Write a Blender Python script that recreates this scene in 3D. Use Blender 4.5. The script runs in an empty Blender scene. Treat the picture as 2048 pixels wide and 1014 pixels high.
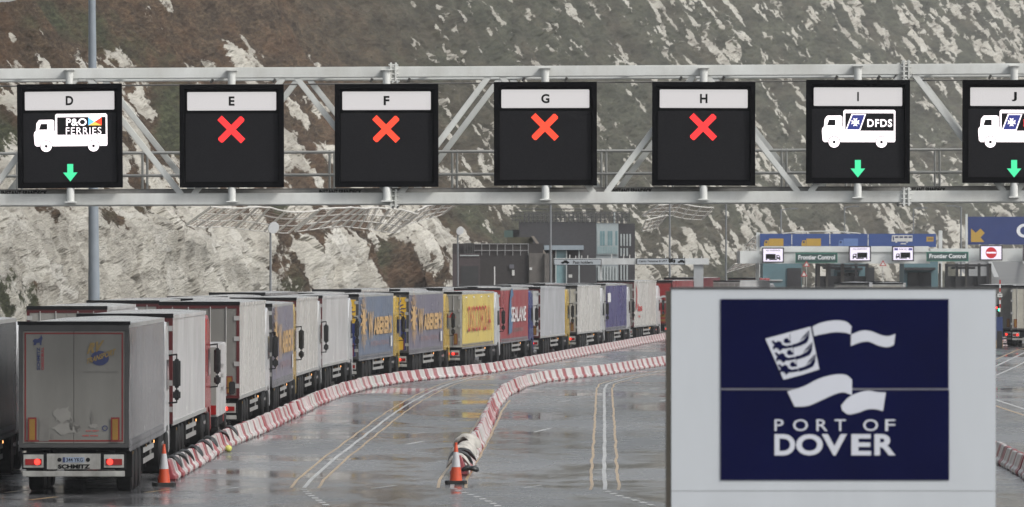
import bpy, math, random
import numpy as np
from mathutils import Vector, Matrix, noise as mnoise
random.seed(7); rng = np.random.default_rng(11)
S = bpy.context.scene
C = S.collection

# ------------------------------------------------------------------ camera
F = 10500.0            # focal length in photo pixels (2048 wide)
CX, CY, H = 1024.0, 530.0, 5.325
cam = bpy.data.cameras.new('camera'); cam_o = bpy.data.objects.new('camera', cam); C.objects.link(cam_o)
cam_o.location = (0, 0, H); cam_o.rotation_euler = (math.radians(90), 0, 0)
cam.sensor_width = 36; cam.lens = 36 * F / 2048
cam.shift_y = (CY - 507) / 2048
cam.clip_start = .5; cam.clip_end = 6000
cam.dof.use_dof = True; cam.dof.focus_distance = 140; cam.dof.aperture_fstop = 6.3
S.camera = cam_o

# ------------------------------------------------------------------ world, sun, exposure
w = bpy.data.worlds.new('World'); S.world = w; w.use_nodes = True
nt = w.node_tree; nt.nodes.clear()
SUN_EL, SUN_ROT = math.radians(42), math.radians(122)
sky = nt.nodes.new('ShaderNodeTexSky'); sky.sky_type = 'NISHITA'; sky.sun_disc = False
sky.sun_elevation = SUN_EL; sky.sun_rotation = SUN_ROT; sky.dust_density = 4.0; sky.air_density = 1.2
hs = nt.nodes.new('ShaderNodeHueSaturation'); hs.inputs['Saturation'].default_value = .28
bg = nt.nodes.new('ShaderNodeBackground'); bg.inputs['Strength'].default_value = .14
wo = nt.nodes.new('ShaderNodeOutputWorld')
nt.links.new(sky.outputs[0], hs.inputs['Color']); nt.links.new(hs.outputs[0], bg.inputs[0]); nt.links.new(bg.outputs[0], wo.inputs[0])
sun = bpy.data.lights.new('sun', 'SUN'); sun.energy = 1.5; sun.angle = math.radians(12); sun.color = (1, .98, .95)
so = bpy.data.objects.new('sun', sun); C.objects.link(so)
sdir = Vector((math.sin(SUN_ROT) * math.cos(SUN_EL), math.cos(SUN_ROT) * math.cos(SUN_EL), math.sin(SUN_EL)))
so.rotation_euler = sdir.to_track_quat('Z', 'Y').to_euler()
S.view_settings.view_transform = 'Standard'; S.view_settings.look = 'None'
S.view_settings.exposure = .28; S.view_settings.gamma = 1

# ------------------------------------------------------------------ helpers
def P(u, v, d):
    return Vector(((u - CX) * d / F, d, H - (v - CY) * d / F))
def G(u, v, z=0.0):
    d = (H - z) * F / (v - CY)
    return Vector(((u - CX) * d / F, d, z))

def lin(c):
    return tuple(((x / 255) / 12.92 if x / 255 <= .04045 else ((x / 255 + .055) / 1.055) ** 2.4) for x in c)

MATS = {}
def M(name, col, rough=.5, metal=0, var=.12, scale=2.0, bump=0.0, grime=0.0, gcol=(.05, .045, .04), coat=0, stretch=(1, 1, 1), rvar=.0, spec=.5):
    if name in MATS: return MATS[name]
    m = bpy.data.materials.new(name); m.use_nodes = True; MATS[name] = m
    t = m.node_tree; b = t.nodes['Principled BSDF']
    b.inputs['Roughness'].default_value = rough; b.inputs['Metallic'].default_value = metal; b.inputs['Specular IOR Level'].default_value = spec
    if coat: b.inputs['Coat Weight'].default_value = coat; b.inputs['Coat Roughness'].default_value = .12
    tc = t.nodes.new('ShaderNodeTexCoord'); mp = t.nodes.new('ShaderNodeMapping'); mp.inputs['Scale'].default_value = stretch
    t.links.new(tc.outputs['Object'], mp.inputs[0])
    n = t.nodes.new('ShaderNodeTexNoise'); n.inputs['Scale'].default_value = scale; n.inputs['Detail'].default_value = 6; n.inputs['Roughness'].default_value = .6
    t.links.new(mp.outputs[0], n.inputs['Vector'])
    r = t.nodes.new('ShaderNodeMapRange'); r.inputs[1].default_value = .3; r.inputs[2].default_value = .7
    r.inputs[3].default_value = 1 - var; r.inputs[4].default_value = 1 + var * .6
    t.links.new(n.outputs[0], r.inputs[0])
    mx = t.nodes.new('ShaderNodeMix'); mx.data_type = 'RGBA'; mx.blend_type = 'MULTIPLY'; mx.inputs[0].default_value = 1
    mx.inputs[6].default_value = (*col, 1); t.links.new(r.outputs[0], mx.inputs[7])
    out = mx.outputs[2]
    if grime:
        n2 = t.nodes.new('ShaderNodeTexNoise'); n2.inputs['Scale'].default_value = scale * .6; n2.inputs['Detail'].default_value = 9; n2.inputs['Roughness'].default_value = .68
        mp2 = t.nodes.new('ShaderNodeMapping'); mp2.inputs['Location'].default_value = (3, 7, 1); mp2.inputs['Scale'].default_value = (stretch[0], stretch[1], stretch[2] * .35)
        t.links.new(tc.outputs['Object'], mp2.inputs[0]); t.links.new(mp2.outputs[0], n2.inputs['Vector'])
        r2 = t.nodes.new('ShaderNodeMapRange'); r2.inputs[1].default_value = .38; r2.inputs[2].default_value = .75; r2.inputs[3].default_value = 0; r2.inputs[4].default_value = grime
        t.links.new(n2.outputs[0], r2.inputs[0])
        g = t.nodes.new('ShaderNodeMix'); g.data_type = 'RGBA'; g.inputs[7].default_value = (*gcol, 1)
        t.links.new(r2.outputs[0], g.inputs[0]); t.links.new(out, g.inputs[6]); out = g.outputs[2]
    t.links.new(out, b.inputs['Base Color'])
    if rvar:
        r3 = t.nodes.new('ShaderNodeMapRange'); r3.inputs[1].default_value = .35; r3.inputs[2].default_value = .65; r3.inputs[3].default_value = max(.02, rough - rvar); r3.inputs[4].default_value = rough + rvar
        t.links.new(n.outputs[0], r3.inputs[0]); t.links.new(r3.outputs[0], b.inputs['Roughness'])
    if bump:
        bp = t.nodes.new('ShaderNodeBump'); bp.inputs['Strength'].default_value = .6; bp.inputs['Distance'].default_value = bump
        t.links.new(n.outputs[0], bp.inputs['Height']); t.links.new(bp.outputs[0], b.inputs['Normal'])
    return m
def E(name, col, strength):
    if name in MATS: return MATS[name]
    m = bpy.data.materials.new(name); m.use_nodes = True; MATS[name] = m
    b = m.node_tree.nodes['Principled BSDF']; b.inputs['Base Color'].default_value = (*[c * .3 for c in col], 1)
    b.inputs['Emission Color'].default_value = (*col, 1); b.inputs['Emission Strength'].default_value = strength; b.inputs['Roughness'].default_value = .4
    return m

class MB:
    def __init__(s): s.v = []; s.f = []
    def add(s, vs, fs):
        k = len(s.v); s.v += [tuple(v) for v in vs]; s.f += [tuple(i + k for i in f) for f in fs]; return s
    def box(s, x0, x1, y0, y1, z0, z1):
        return s.add([(x0,y0,z0),(x1,y0,z0),(x1,y1,z0),(x0,y1,z0),(x0,y0,z1),(x1,y0,z1),(x1,y1,z1),(x0,y1,z1)],
              [(3,2,1,0),(4,5,6,7),(0,1,5,4),(1,2,6,5),(2,3,7,6),(3,0,4,7)])
    def bar(s, p, q, wx, wz=None, up=Vector((0, 0, 1))):
        p, q = Vector(p), Vector(q); wz = wx if wz is None else wz
        d = (q - p).normalized()
        if abs(d.dot(up)) > .99: up = Vector((0, 1, 0))
        a = d.cross(up).normalized() * wx / 2; b = a.cross(d).normalized() * wz / 2
        return s.add([p-a-b, p+a-b, p+a+b, p-a+b, q-a-b, q+a-b, q+a+b, q-a+b], [(3,2,1,0),(4,5,6,7),(0,1,5,4),(1,2,6,5),(2,3,7,6),(3,0,4,7)])
    def tube(s, p, q, r, r2=None, n=10, caps=True):
        p, q = Vector(p), Vector(q); r2 = r if r2 is None else r2
        d = (q - p).normalized(); up = Vector((0, 0, 1)) if abs(d.z) < .9 else Vector((1, 0, 0))
        a = d.cross(up).normalized(); b = a.cross(d)
        vs = []
        for c, rr in ((p, r), (q, r2)):
            for i in range(n):
                t = 2 * math.pi * i / n; vs.append(c + a * math.cos(t) * rr + b * math.sin(t) * rr)
        fs = [(i, (i + 1) % n, n + (i + 1) % n, n + i) for i in range(n)]
        if caps: fs += [tuple(range(n))[::-1], tuple(range(n, 2 * n))]
        return s.add(vs, fs)
    def lathe(s, prof, axis='z', c=(0, 0, 0), n=20):
        vs = []; k = len(prof)
        for i in range(n):
            t = 2 * math.pi * i / n
            for r, h in prof:
                x, y = r * math.cos(t), r * math.sin(t)
                v = (x, y, h) if axis == 'z' else (h, x, y)
                vs.append((v[0] + c[0], v[1] + c[1], v[2] + c[2]))
        fs = [(i * k + j, ((i + 1) % n) * k + j, ((i + 1) % n) * k + j + 1, i * k + j + 1) for i in range(n) for j in range(k - 1)]
        fs.append(tuple(i * k for i in range(n))[::-1]); fs.append(tuple(i * k + k - 1 for i in range(n)))
        return s.add(vs, fs)
    def prism(s, poly, O, R, U, N, t):
        """poly 2d list, extruded from O along N by t"""
        O, R, U, N = map(Vector, (O, R, U, N)); n = len(poly)
        a = [O + R * x + U * y for x, y in poly]; b = [p + N * t for p in a]
        fs = [(i, (i + 1) % n, n + (i + 1) % n, n + i) for i in range(n)] + [tuple(range(n))[::-1], tuple(range(n, 2 * n))]
        return s.add(a + b, fs)
    def mesh(s, name):
        me = bpy.data.meshes.new(name); me.from_pydata(s.v, [], s.f); me.validate(); me.update()
        return me
    def build(s, name, mat, parent=None, smooth=False, bevel=0, seg=2):
        me = s.mesh(name); me.materials.append(mat)
        import bmesh
        bm = bmesh.new(); bm.from_mesh(me); bmesh.ops.recalc_face_normals(bm, faces=bm.faces)
        if bevel: bmesh.ops.bevel(bm, geom=list(bm.edges), offset=bevel, segments=seg, affect='EDGES', clamp_overlap=True)
        if smooth:
            for f in bm.faces: f.smooth = True
        bm.to_mesh(me); bm.free()
        if smooth:
            try: me.set_sharp_from_angle(angle=math.radians(35))
            except Exception: pass
        return link(name, me, parent)
def link(name, me, parent=None):
    o = bpy.data.objects.new(name, me); C.objects.link(o)
    if parent: o.parent = parent
    return o
def tag(o, label=None, cat=None, group=None, kind=None):
    if label: o['label'] = label
    if cat: o['category'] = cat
    if group: o['group'] = group
    if kind: o['kind'] = kind
    return o
def empty(name, loc=(0, 0, 0), rz=0, label=None, cat=None, group=None):
    o = bpy.data.objects.new(name, None); C.objects.link(o); o.location = loc; o.rotation_euler = (0, 0, rz); o.empty_display_size = .2
    return tag(o, label, cat, group)

_tc = {}
def text_tris(txt, bold=0.0, shear=0.0, space=1.0):
    """flat 2d triangles of a text, normalised to the unit box"""
    k = (txt, bold, shear, space)
    if k in _tc: return _tc[k]
    cu = bpy.data.curves.new('t', 'FONT'); cu.body = txt; cu.offset = bold; cu.shear = shear; cu.space_character = space; cu.resolution_u = 4; cu.fill_mode = 'FRONT'
    o = bpy.data.objects.new('t', cu); C.objects.link(o)
    bpy.context.view_layer.update()
    me = bpy.data.meshes.new_from_object(o.evaluated_get(bpy.context.evaluated_depsgraph_get()))
    vs = [(v.co.x, v.co.y) for v in me.vertices]; fs = [tuple(p.vertices) for p in me.polygons]
    bpy.data.objects.remove(o); bpy.data.curves.remove(cu); bpy.data.meshes.remove(me)
    x0 = min(v[0] for v in vs); x1 = max(v[0] for v in vs); y0 = min(v[1] for v in vs); y1 = max(v[1] for v in vs)
    vs = [((x - x0) / (x1 - x0), (y - y0) / (y1 - y0)) for x, y in vs]
    _tc[k] = (vs, fs); return _tc[k]
def lettering(txt, O, R, U, wd, ht, mat, parent, name='lettering', bold=.02, shear=0, space=1.0, off=.012):
    """text whose lower left corner is O, R and U unit vectors"""
    vs, fs = text_tris(txt, bold, shear, space)
    O, R, U = Vector(O), Vector(R), Vector(U); N = R.cross(U)
    b = MB(); b.add([O + R * x * wd + U * y * ht + N * off for x, y in vs], fs)
    me = b.mesh(name); me.materials.append(mat)
    return link(name, me, parent)
def flat(polys, O, R, U, mat, parent, name, off=.012, N=None):
    """flat polygons in a plane"""
    O, R, U = Vector(O), Vector(R), Vector(U); N = R.cross(U)
    b = MB()
    for p in polys: b.add([O + R * x + U * y + N * off for x, y in p], [tuple(range(len(p)))])
    me = b.mesh(name); me.materials.append(mat)
    # tessellate concave shapes cleanly
    import bmesh
    bm = bmesh.new(); bm.from_mesh(me); bmesh.ops.triangulate(bm, faces=bm.faces, ngon_method='EAR_CLIP'); bm.to_mesh(me); bm.free()
    return link(name, me, parent)
def circ(cx, cy, r, n=24, ry=None):
    ry = ry or r
    return [(cx + r * math.cos(2 * math.pi * i / n), cy + ry * math.sin(2 * math.pi * i / n)) for i in range(n)]
def rect(x0, y0, x1, y1): return [(x0, y0), (x1, y0), (x1, y1), (x0, y1)]
def ring(cx, cy, r0, r1, n=24, a0=0, a1=2 * math.pi):
    o = []
    for i in range(n):
        t, s = a0 + (a1 - a0) * i / n, a0 + (a1 - a0) * (i + 1) / n
        o.append([(cx + r0 * math.cos(t), cy + r0 * math.sin(t)), (cx + r1 * math.cos(t), cy + r1 * math.sin(t)), (cx + r1 * math.cos(s), cy + r1 * math.sin(s)), (cx + r0 * math.cos(s), cy + r0 * math.sin(s))])
    return o
X_, Y_, Z_ = Vector((1, 0, 0)), Vector((0, 1, 0)), Vector((0, 0, 1))

# ------------------------------------------------------------------ value noise (numpy)
def vnoise(x, y, seed=0):
    r = np.random.default_rng(seed); T = r.random((256, 256))
    xi = np.floor(x).astype(int); yi = np.floor(y).astype(int); fx = x - xi; fy = y - yi
    fx = fx * fx * fx * (fx * (fx * 6 - 15) + 10); fy = fy * fy * fy * (fy * (fy * 6 - 15) + 10)
    a = T[xi & 255, yi & 255]; b = T[(xi + 1) & 255, yi & 255]; c = T[xi & 255, (yi + 1) & 255]; d = T[(xi + 1) & 255, (yi + 1) & 255]
    return (a * (1 - fx) + b * fx) * (1 - fy) + (c * (1 - fx) + d * fx) * fy
def fbm(x, y, o=5, seed=0, g=.5):
    s = 0; a = 1; t = 0
    for i in range(o):
        s = s + a * vnoise(x * 2 ** i + 17.3 * i, y * 2 ** i + 9.1 * i, seed + i); t += a; a *= g
    return s / t
def ridged(x, y, o=4, seed=0):
    s = 0; a = 1; t = 0
    for i in range(o):
        s = s + a * (1 - np.abs(2 * vnoise(x * 2 ** i + 5.7 * i, y * 2 ** i + 3.3 * i, seed + i) - 1)); t += a; a *= .55
    return s / t

def facets(x, y, seed, tilt=.6):
    """stepped, tilted facets of a jittered cell pattern: offset, edge distance, cell tone"""
    r = np.random.default_rng(seed); JX, JY, HV, TX, TY, TN = (r.random((128, 128)) for _ in range(6))
    xi = np.floor(x).astype(int); yi = np.floor(y).astype(int)
    best = np.full(x.shape, 1e9); sec = np.full(x.shape, 1e9); val = np.zeros(x.shape); tone = np.zeros(x.shape)
    for i in (-1, 0, 1):
        for j in (-1, 0, 1):
            a, b = (xi + i) & 127, (yi + j) & 127
            dx = x - (xi + i + JX[a, b]); dy = y - (yi + j + JY[a, b]); d = np.abs(dx) * .6 + np.abs(dy) * .4 + .5 * np.hypot(dx, dy)
            v = HV[a, b] - .5 + tilt * (dx * (TX[a, b] - .3) + dy * (TY[a, b] - .5))
            m = d < best; sec = np.where(m, best, np.minimum(sec, d)); val = np.where(m, v, val); tone = np.where(m, TN[a, b], tone); best = np.where(m, d, best)
    return val, sec - best, tone
# ------------------------------------------------------------------ cliff
def build_cliff():
    A = [-700, -300, 0, 400, 700, 900, 1080, 1270, 1500, 1800, 2100, 2500, 3000, 3600]
    D = [150, 180, 212, 268, 345, 425, 462, 492, 590, 760, 960, 1180, 1350, 1500]
    na, nh = 1500, 400
    a = np.concatenate([np.linspace(-700, -60, 60), np.linspace(-58, 2950, na - 100), np.linspace(2960, 3600, 40)])
    # smooth spline of depth
    dd = np.interp(a, A, D)
    k = 41; ker = np.hanning(k); ker /= ker.sum()
    dd = np.convolve(np.pad(dd, k // 2, mode='edge'), ker, 'valid')
    fx = (a - CX) * dd / F; fy = dd
    tx, ty = np.gradient(fx), np.gradient(fy); L = np.hypot(tx, ty); tx /= L; ty /= L
    # smoothed tangent for the back direction
    k2 = 161; ker2 = np.hanning(k2); ker2 /= ker2.sum()
    tx = np.convolve(np.pad(tx, k2 // 2, mode='edge'), ker2, 'valid'); ty = np.convolve(np.pad(ty, k2 // 2, mode='edge'), ker2, 'valid')
    L = np.hypot(tx, ty); tx /= L; ty /= L
    bx, by = -ty, tx      # uphill direction, left and back
    e = np.linspace(0, 1, nh) ** 1.05 * 760 - 20      # elevation in 'scaled' units
    AA, EE = np.meshgrid(a, e, indexing='ij'); DD = dd[:, None] + 0 * EE; mpp = DD / F
    Z = EE * mpp * 1.0 + 0
    # bench height (scaled units above foot)
    foot_e = H * F / DD           # scaled units from foot to eye level
    bench = np.interp(a, [-700, 0, 380, 480, 700, 900, 1000, 3600], [320, 350, 300, 240, 200, 160, 10, 10])[:, None] + 18 * (fbm(AA / 60, EE * 0, 3, 5) - .5)
    steep = 1 / math.tan(math.radians(77)); gent = 1 / math.tan(math.radians(57))
    k_s = np.clip((1050 - AA) / 150, 0, 1)
    slo = steep * k_s + gent * (1 - k_s)
    off = np.where(EE < bench, EE * slo, bench * slo + (EE - bench) * gent) * mpp
    # projected photo position, used to lay out where chalk is bare
    def proj(off, Z):
        x = fx[:, None] + bx[:, None] * off; y = fy[:, None] + by[:, None] * off
        return CX + x / y * F, CY - (Z - H) / y * F
    U0, V0 = proj(off, Z)
    ctl = [ # u, v, vegetation, (g)reen tint
     (0,20,.95,0),(60,60,.9,.3),(130,40,.9,.8),(200,40,.85,.6),(260,60,.9,.3),(60,100,.85,0),(60,128,.5,0),(100,110,.75,0),(135,118,.42,0),(165,100,.8,.6),(205,122,.5,.4),(170,70,.95,.5),(110,70,.95,.5),(20,180,.25,0),(30,215,.35,.5),(318,18,.34,0),(270,20,.9,.3),(370,20,.95,.1),(300,60,.8,.4),(370,60,1,0),
     (430,80,1,0),(460,95,.25,0),(490,80,.42,0),(510,115,.45,0),(460,40,1,0),(540,60,1,0),(540,120,.6,0),(450,140,.6,0),(600,60,1,0),(700,100,1,0),(850,40,.75,.2),(850,80,.7,.2),(800,150,1,.4),(900,120,.9,.6),(930,30,.75,.6),(1040,60,.48,.6),(1080,90,.6,.6),(1000,100,.9,.6),(1150,60,.65,.6),
     (1200,90,.75,.6),(1150,20,.55,.6),(1300,60,.62,.6),(1400,40,.55,.6),(1450,110,.55,.6),(1550,60,.6,.6),(1650,100,.75,.6),(1750,50,.5,.6),(1700,20,.55,.6),(1850,60,.55,.6),(1950,60,.55,.6),(2020,110,.3,.6),(1900,120,.5,.6),(2040,20,.45,.6),
     (10,290,.5,1),(20,340,.15,0),(265,200,.22,0),(275,240,.2,0),(290,300,.25,0),(330,200,.95,1),(345,260,.95,1),(270,350,.3,.4),(320,340,.25,.4),(250,320,.15,0),(340,310,.5,.6),(600,190,.5,0),(640,260,.8,.3),(590,250,.3,0),(610,320,.25,0),(650,330,.5,0),(600,360,.5,0),(650,200,.7,0),
     (930,200,.75,.3),(950,230,.7,.4),(960,250,.35,.4),(900,300,.9,.2),(930,340,.6,.3),(970,350,.4,.4),(985,200,.6,.4),(1240,190,.7,.6),(1260,260,.85,.6),(1230,310,.6,.6),(1280,330,.75,.6),(1570,250,.65,.5),(1540,200,.6,.5),(1590,330,.7,.5),(1560,350,.5,.5),(1850,200,.55,.6),(1900,260,.75,.6),(1870,350,.6,.6),
     (0,430,.1,0),(60,470,.12,0),(150,430,.15,0),(250,430,.2,.5),(300,460,.25,.5),(330,430,.3,.5),(370,430,.1,0),(100,520,.05,0),(200,520,.05,0),(10,590,.5,1),(300,520,.02,0),(400,520,.0,0),(500,500,.0,0),(400,560,.0,0),(500,560,.02,0),
     (430,430,.5,0),(500,435,.45,0),(560,420,.6,.6),(600,440,.35,0),(700,430,.55,.2),(800,430,.5,.3),(850,410,.5,.3),(555,530,.7,.3),(545,560,.6,.6),(620,500,.02,0),(680,520,.0,0),(740,560,0.02,0),(720,480,.1,0),(775,480,.55,.5),(790,530,.9,.4),(820,555,1,.2),(850,575,1,0),(830,480,.3,0),(860,520,.1,0),(870,470,.1,0),(880,560,.3,.3),(890,500,.2,.2),(920,440,.85,.6),(950,460,.9,.9),
     (925,470,.25,0),(940,490,.3,0),(980,430,.4,.6),(1000,430,.25,0),(1000,470,.9,.8),(1060,450,.95,.7),(1020,440,.4,.4),(1130,420,.55,.5),(1200,420,.5,.5),(1280,420,.6,.5),(1310,450,.35,.3),(1350,430,.75,.5),(1400,430,.9,.6),(1350,490,.2,.2),(1400,480,.35,.3),(1300,540,.3,.3),(1350,530,.6,.4),(1390,510,.4,.4),(1430,500,.7,.5),(1450,540,.55,.4),(1480,480,.35,.4),(1480,430,.8,.6),(1550,420,.75,.6),
     (1600,440,.98,.6),(1700,440,.9,.6),(1550,460,.25,.3),(1500,460,.3,.3),(1620,465,.2,.3),(1700,460,.2,.3),(1650,420,.8,.5),(1500,550,.95,.6),(1720,410,.35,.4),(1760,440,.6,.5),(1830,420,.3,.3),(1790,455,.3,.3),(1820,480,.5,.3),(1880,470,.3,0),(1850,440,.95,.6),(1900,420,.7,.6),(1950,410,.6,.6),(2000,420,.5,.6),(1660,540,.3,.3),(1780,540,.3,.3)]
    ctl = np.array(ctl, float)
    num = np.full(U0.shape, .6 * .02); den = np.full(U0.shape, .02); gn = np.full(U0.shape, .5 * .02)
    ker = lambda q: np.exp(-((U0 - q[0]) ** 2 + ((V0 - q[1]) * 1.25) ** 2) / (2 * 27 ** 2)) + .02 * np.exp(-((U0 - q[0]) ** 2 + (V0 - q[1]) ** 2) / (2 * 120 ** 2))
    for q in ctl:
        kk = ker(q); num += kk * q[2]; gn += kk * q[3]; den += kk
    base = num / den; green = gn / den
    # noise in surface coordinates: stretched up the slope where the rock runs in gullies
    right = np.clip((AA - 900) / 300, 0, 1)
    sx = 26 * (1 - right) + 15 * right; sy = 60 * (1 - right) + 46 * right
    n1 = fbm(AA / 30, EE / 75, 6, 21, .62); n1b = fbm(AA / 9.5, EE / 38, 5, 33, .66)
    nn = n1 * (1 - right) + (n1b * .75 + n1 * .25) * right
    nn = (nn - nn.mean()) / nn.std()
    lowz = np.clip((bench + 10 - EE) / 40, 0, 1) * np.clip((960 - AA) / 60, 0, 1)
    fld = (base - .37 - .06 * lowz) * (8 + 3 * lowz) + nn * (1.2 + .9 * right - .55 * lowz)
    veg = 1 / (1 + np.exp(-fld * 2.2))
    # displacement along the outward normal
    amp = mpp
    ch = 1 - veg
    lower = np.clip((bench + 20 - EE) / 40, 0, 1) * k_s
    butt = (ridged(AA / 75 + EE / 400, EE / 420, 3, 41) - .6) * 46 + (ridged(AA / 14 + EE / 160, EE / 150, 2, 43) - .6) * 7
    wx = (fbm(AA / 30, EE / 40, 4, 91) - .5) * 1.3; wy = (fbm(AA / 26, EE / 36, 4, 92) - .5) * 1.3
    f1, e1, t1 = facets(AA / 34 + wx, EE / 74 + AA / 260 + wy, 201); f2, e2, t2 = facets(AA / 13 + wx * 1.6, EE / 27 + wy * 1.4, 202); f3, e3, t3 = facets(AA / 6 + wx * 2, EE / 11 + wy * 2, 203)
    blocks = (fbm(AA / 30, EE / 60, 3, 51, .5) - .5) * 18 + f1 * 20 + f2 * 9 + f3 * 2
    tonev = np.clip(.5 + (t1 - .5) * .55 + (t2 - .5) * .4 + (t3 - .5) * .16, 0, 1)
    crk = np.clip(1 - e1 / .07, 0, 1) * .9 + np.clip(1 - e2 / .10, 0, 1) * .55 + np.clip(1 - e3 / .12, 0, 1) * .10
    fine = (ridged(AA / 9, EE / 40, 2, 61) - .6) * 3
    gully = (ridged(AA / 55 , EE / 300, 3, 71) - .6) * 34
    vegd = (fbm(AA / 7, EE / 8, 4, 81, .7) - .5) * 14
    step = ch * 5.0
    disp = (lower * butt + (1 - lower) * gully * .8 + ch * (blocks + fine) + veg * (blocks * .35 + vegd) + step) * amp
    disp *= np.clip((AA + 400) / 300, .4, 1) 
    # big recess behind the brick buildings
    off2 = off - disp * .75
    X = fx[:, None] + bx[:, None] * off2; Y = fy[:, None] + by[:, None] * off2
    Z2 = Z + disp * .35
    verts = np.stack([X, Y, Z2], -1).reshape(-1, 3)
    Na, Nh = AA.shape
    idx = np.arange(Na * Nh).reshape(Na, Nh)
    q = np.stack([idx[:-1, :-1], idx[1:, :-1], idx[1:, 1:], idx[:-1, 1:]], -1).reshape(-1, 4)
    me = bpy.data.meshes.new('cliff')
    me.vertices.add(len(verts)); me.vertices.foreach_set('co', verts.astype(np.float32).ravel())
    me.loops.add(q.size); me.loops.foreach_set('vertex_index', q.astype(np.int32).ravel())
    me.polygons.add(len(q)); me.polygons.foreach_set('loop_start', np.arange(0, q.size, 4, dtype=np.int32)); me.polygons.foreach_set('loop_total', np.full(len(q), 4, np.int32))
    me.polygons.foreach_set('use_smooth', (ch.reshape(Na, Nh)[:-1, :-1] < .5).ravel())
    me.update(calc_edges=True)
    uv = me.uv_layers.new(name='surface'); vi = q.ravel()
    uvd = np.stack([AA.ravel()[vi] / 100, EE.ravel()[vi] / 100], -1).astype(np.float32); uv.data.foreach_set('uv', uvd.ravel())
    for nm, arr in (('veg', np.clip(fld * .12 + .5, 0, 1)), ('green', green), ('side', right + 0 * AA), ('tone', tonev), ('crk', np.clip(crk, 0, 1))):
        at = me.attributes.new(nm, 'FLOAT', 'POINT'); at.data.foreach_set('value', arr.astype(np.float32).ravel())
    m = bpy.data.materials.new('chalk_cliff'); m.use_nodes = True; t = m.node_tree; b = t.nodes['Principled BSDF']
    b.inputs['Roughness'].default_value = .92; b.inputs['Specular IOR Level'].default_value = .2
    N = lambda ty, **k: t.nodes.new(ty)
    uvn = t.nodes.new('ShaderNodeUVMap'); uvn.uv_map = 'surface'
    def noise(scale, sc, det=8, rough=.65, loc=(0, 0, 0)):
        mp = t.nodes.new('ShaderNodeMapping'); mp.inputs['Scale'].default_value = sc; mp.inputs['Location'].default_value = loc
        t.links.new(uvn.outputs[0], mp.inputs[0]); n = t.nodes.new('ShaderNodeTexNoise'); n.inputs['Scale'].default_value = scale; n.inputs['Detail'].default_value = det; n.inputs['Roughness'].default_value = rough
        t.links.new(mp.outputs[0], n.inputs['Vector']); return n.outputs[0]
    def attr(nm):
        x = t.nodes.new('ShaderNodeAttribute'); x.attribute_name = nm; return x.outputs['Fac']
    def math_(op, x, y, z=None):
        n = t.nodes.new('ShaderNodeMath'); n.operation = op
        for i, s in enumerate((x, y, z)):
            if s is None: continue
            if isinstance(s, (int, float)): n.inputs[i].default_value = s
            else: t.links.new(s, n.inputs[i])
        return n.outputs[0]
    def ramp(x, stops):
        n = t.nodes.new('ShaderNodeValToRGB'); t.links.new(x, n.inputs[0]); e = n.color_ramp.elements
        while len(e) < len(stops): e.new(.5)
        for i, (p, c) in enumerate(stops): e[i].position = p; e[i].color = (*c, 1)
        return n.outputs[0]
    def mix(f, a, b2, bl='MIX'):
        n = t.nodes.new('ShaderNodeMix'); n.data_type = 'RGBA'; n.blend_type = bl
        for i, s in ((0, f), (6, a), (7, b2)):
            if isinstance(s, (int, float)): n.inputs[i].default_value = s
            elif isinstance(s, tuple): n.inputs[i].default_value = (*s, 1)
            else: t.links.new(s, n.inputs[i])
        return n.outputs[2]
    nf = noise(7, (1.6, .9, 1), 9, .72)
    nl = noise(1.6, (1, .6, 1), 6, .6, (3, 1, 0))
    ns = noise(9, (2.0, .22, 1), 7, .7, (1, 5, 0))     # vertical staining
    nm_ = noise(11, (1.7, .75, 1), 10, .78, (6, 1, 0)); nd = noise(3.2, (1.9, .6, 1), 8, .7, (2, 9, 0))
    vv = math_('ADD', attr('veg'), math_('ADD', math_('MULTIPLY', math_('SUBTRACT', nm_, .5), .55), math_('MULTIPLY', math_('SUBTRACT', nd, .5), .6)))
    mask = ramp(vv, [(.475, (0, 0, 0)), (.525, (1, 1, 1))])
    chalk = ramp(nl, [(.30, (.27, .255, .225)), (.46, (.44, .42, .36)), (.65, (.58, .56, .50))])
    chalk = mix(ramp(ns, [(.52, (0, 0, 0)), (.75, (.5, .5, .5))]), chalk, (.30, .295, .27))
    chalk = mix(ramp(noise(22, (1.5, .8, 1), 6, .7, (9, 2, 0)), [(.55, (0, 0, 0)), (.72, (.55, .55, .55))]), chalk, (.24, .225, .19))
    chalk = mix(.62, chalk, ramp(attr('tone'), [(.15, (.34, .32, .28)), (.4, (.50, .475, .42)), (.62, (.60, .58, .52)), (.88, (.68, .665, .62))]))
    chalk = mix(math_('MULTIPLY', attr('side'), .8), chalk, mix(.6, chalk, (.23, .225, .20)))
    band = ramp(noise(2.0, (.12, 7, 1), 3, .6, (0, 3, 0)), [(.54, (0, 0, 0)), (.62, (.35, .35, .35))]); chalk = mix(band, chalk, (.30, .28, .24))
    chalk = mix(math_('MULTIPLY', attr('crk'), .62), chalk, (.12, .105, .085))
    chalk = mix(ramp(noise(3.0, (1.3, .5, 1), 7, .7, (11, 4, 0)), [(.52, (0, 0, 0)), (.68, (.6, .6, .6))]), chalk, (.25, .24, .215))
    brown = ramp(noise(14, (1.3, 1, 1), 9, .75, (4, 4, 0)), [(.34, (.022, .016, .011)), (.5, (.074, .052, .034)), (.66, (.150, .112, .075))])
    rust = ramp(noise(2.2, (1, .7, 1), 5, .6, (7, 3, 0)), [(.45, (0, 0, 0)), (.7, (1, 1, 1))])
    brown = mix(rust, brown, mix(.5, brown, (.135, .072, .040)))
    lump = ramp(noise(3.4, (1.2, 1, 1), 6, .6, (5, 5, 0)), [(.36, (.55, .55, .55)), (.62, (1.12, 1.12, 1.1))])
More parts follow.
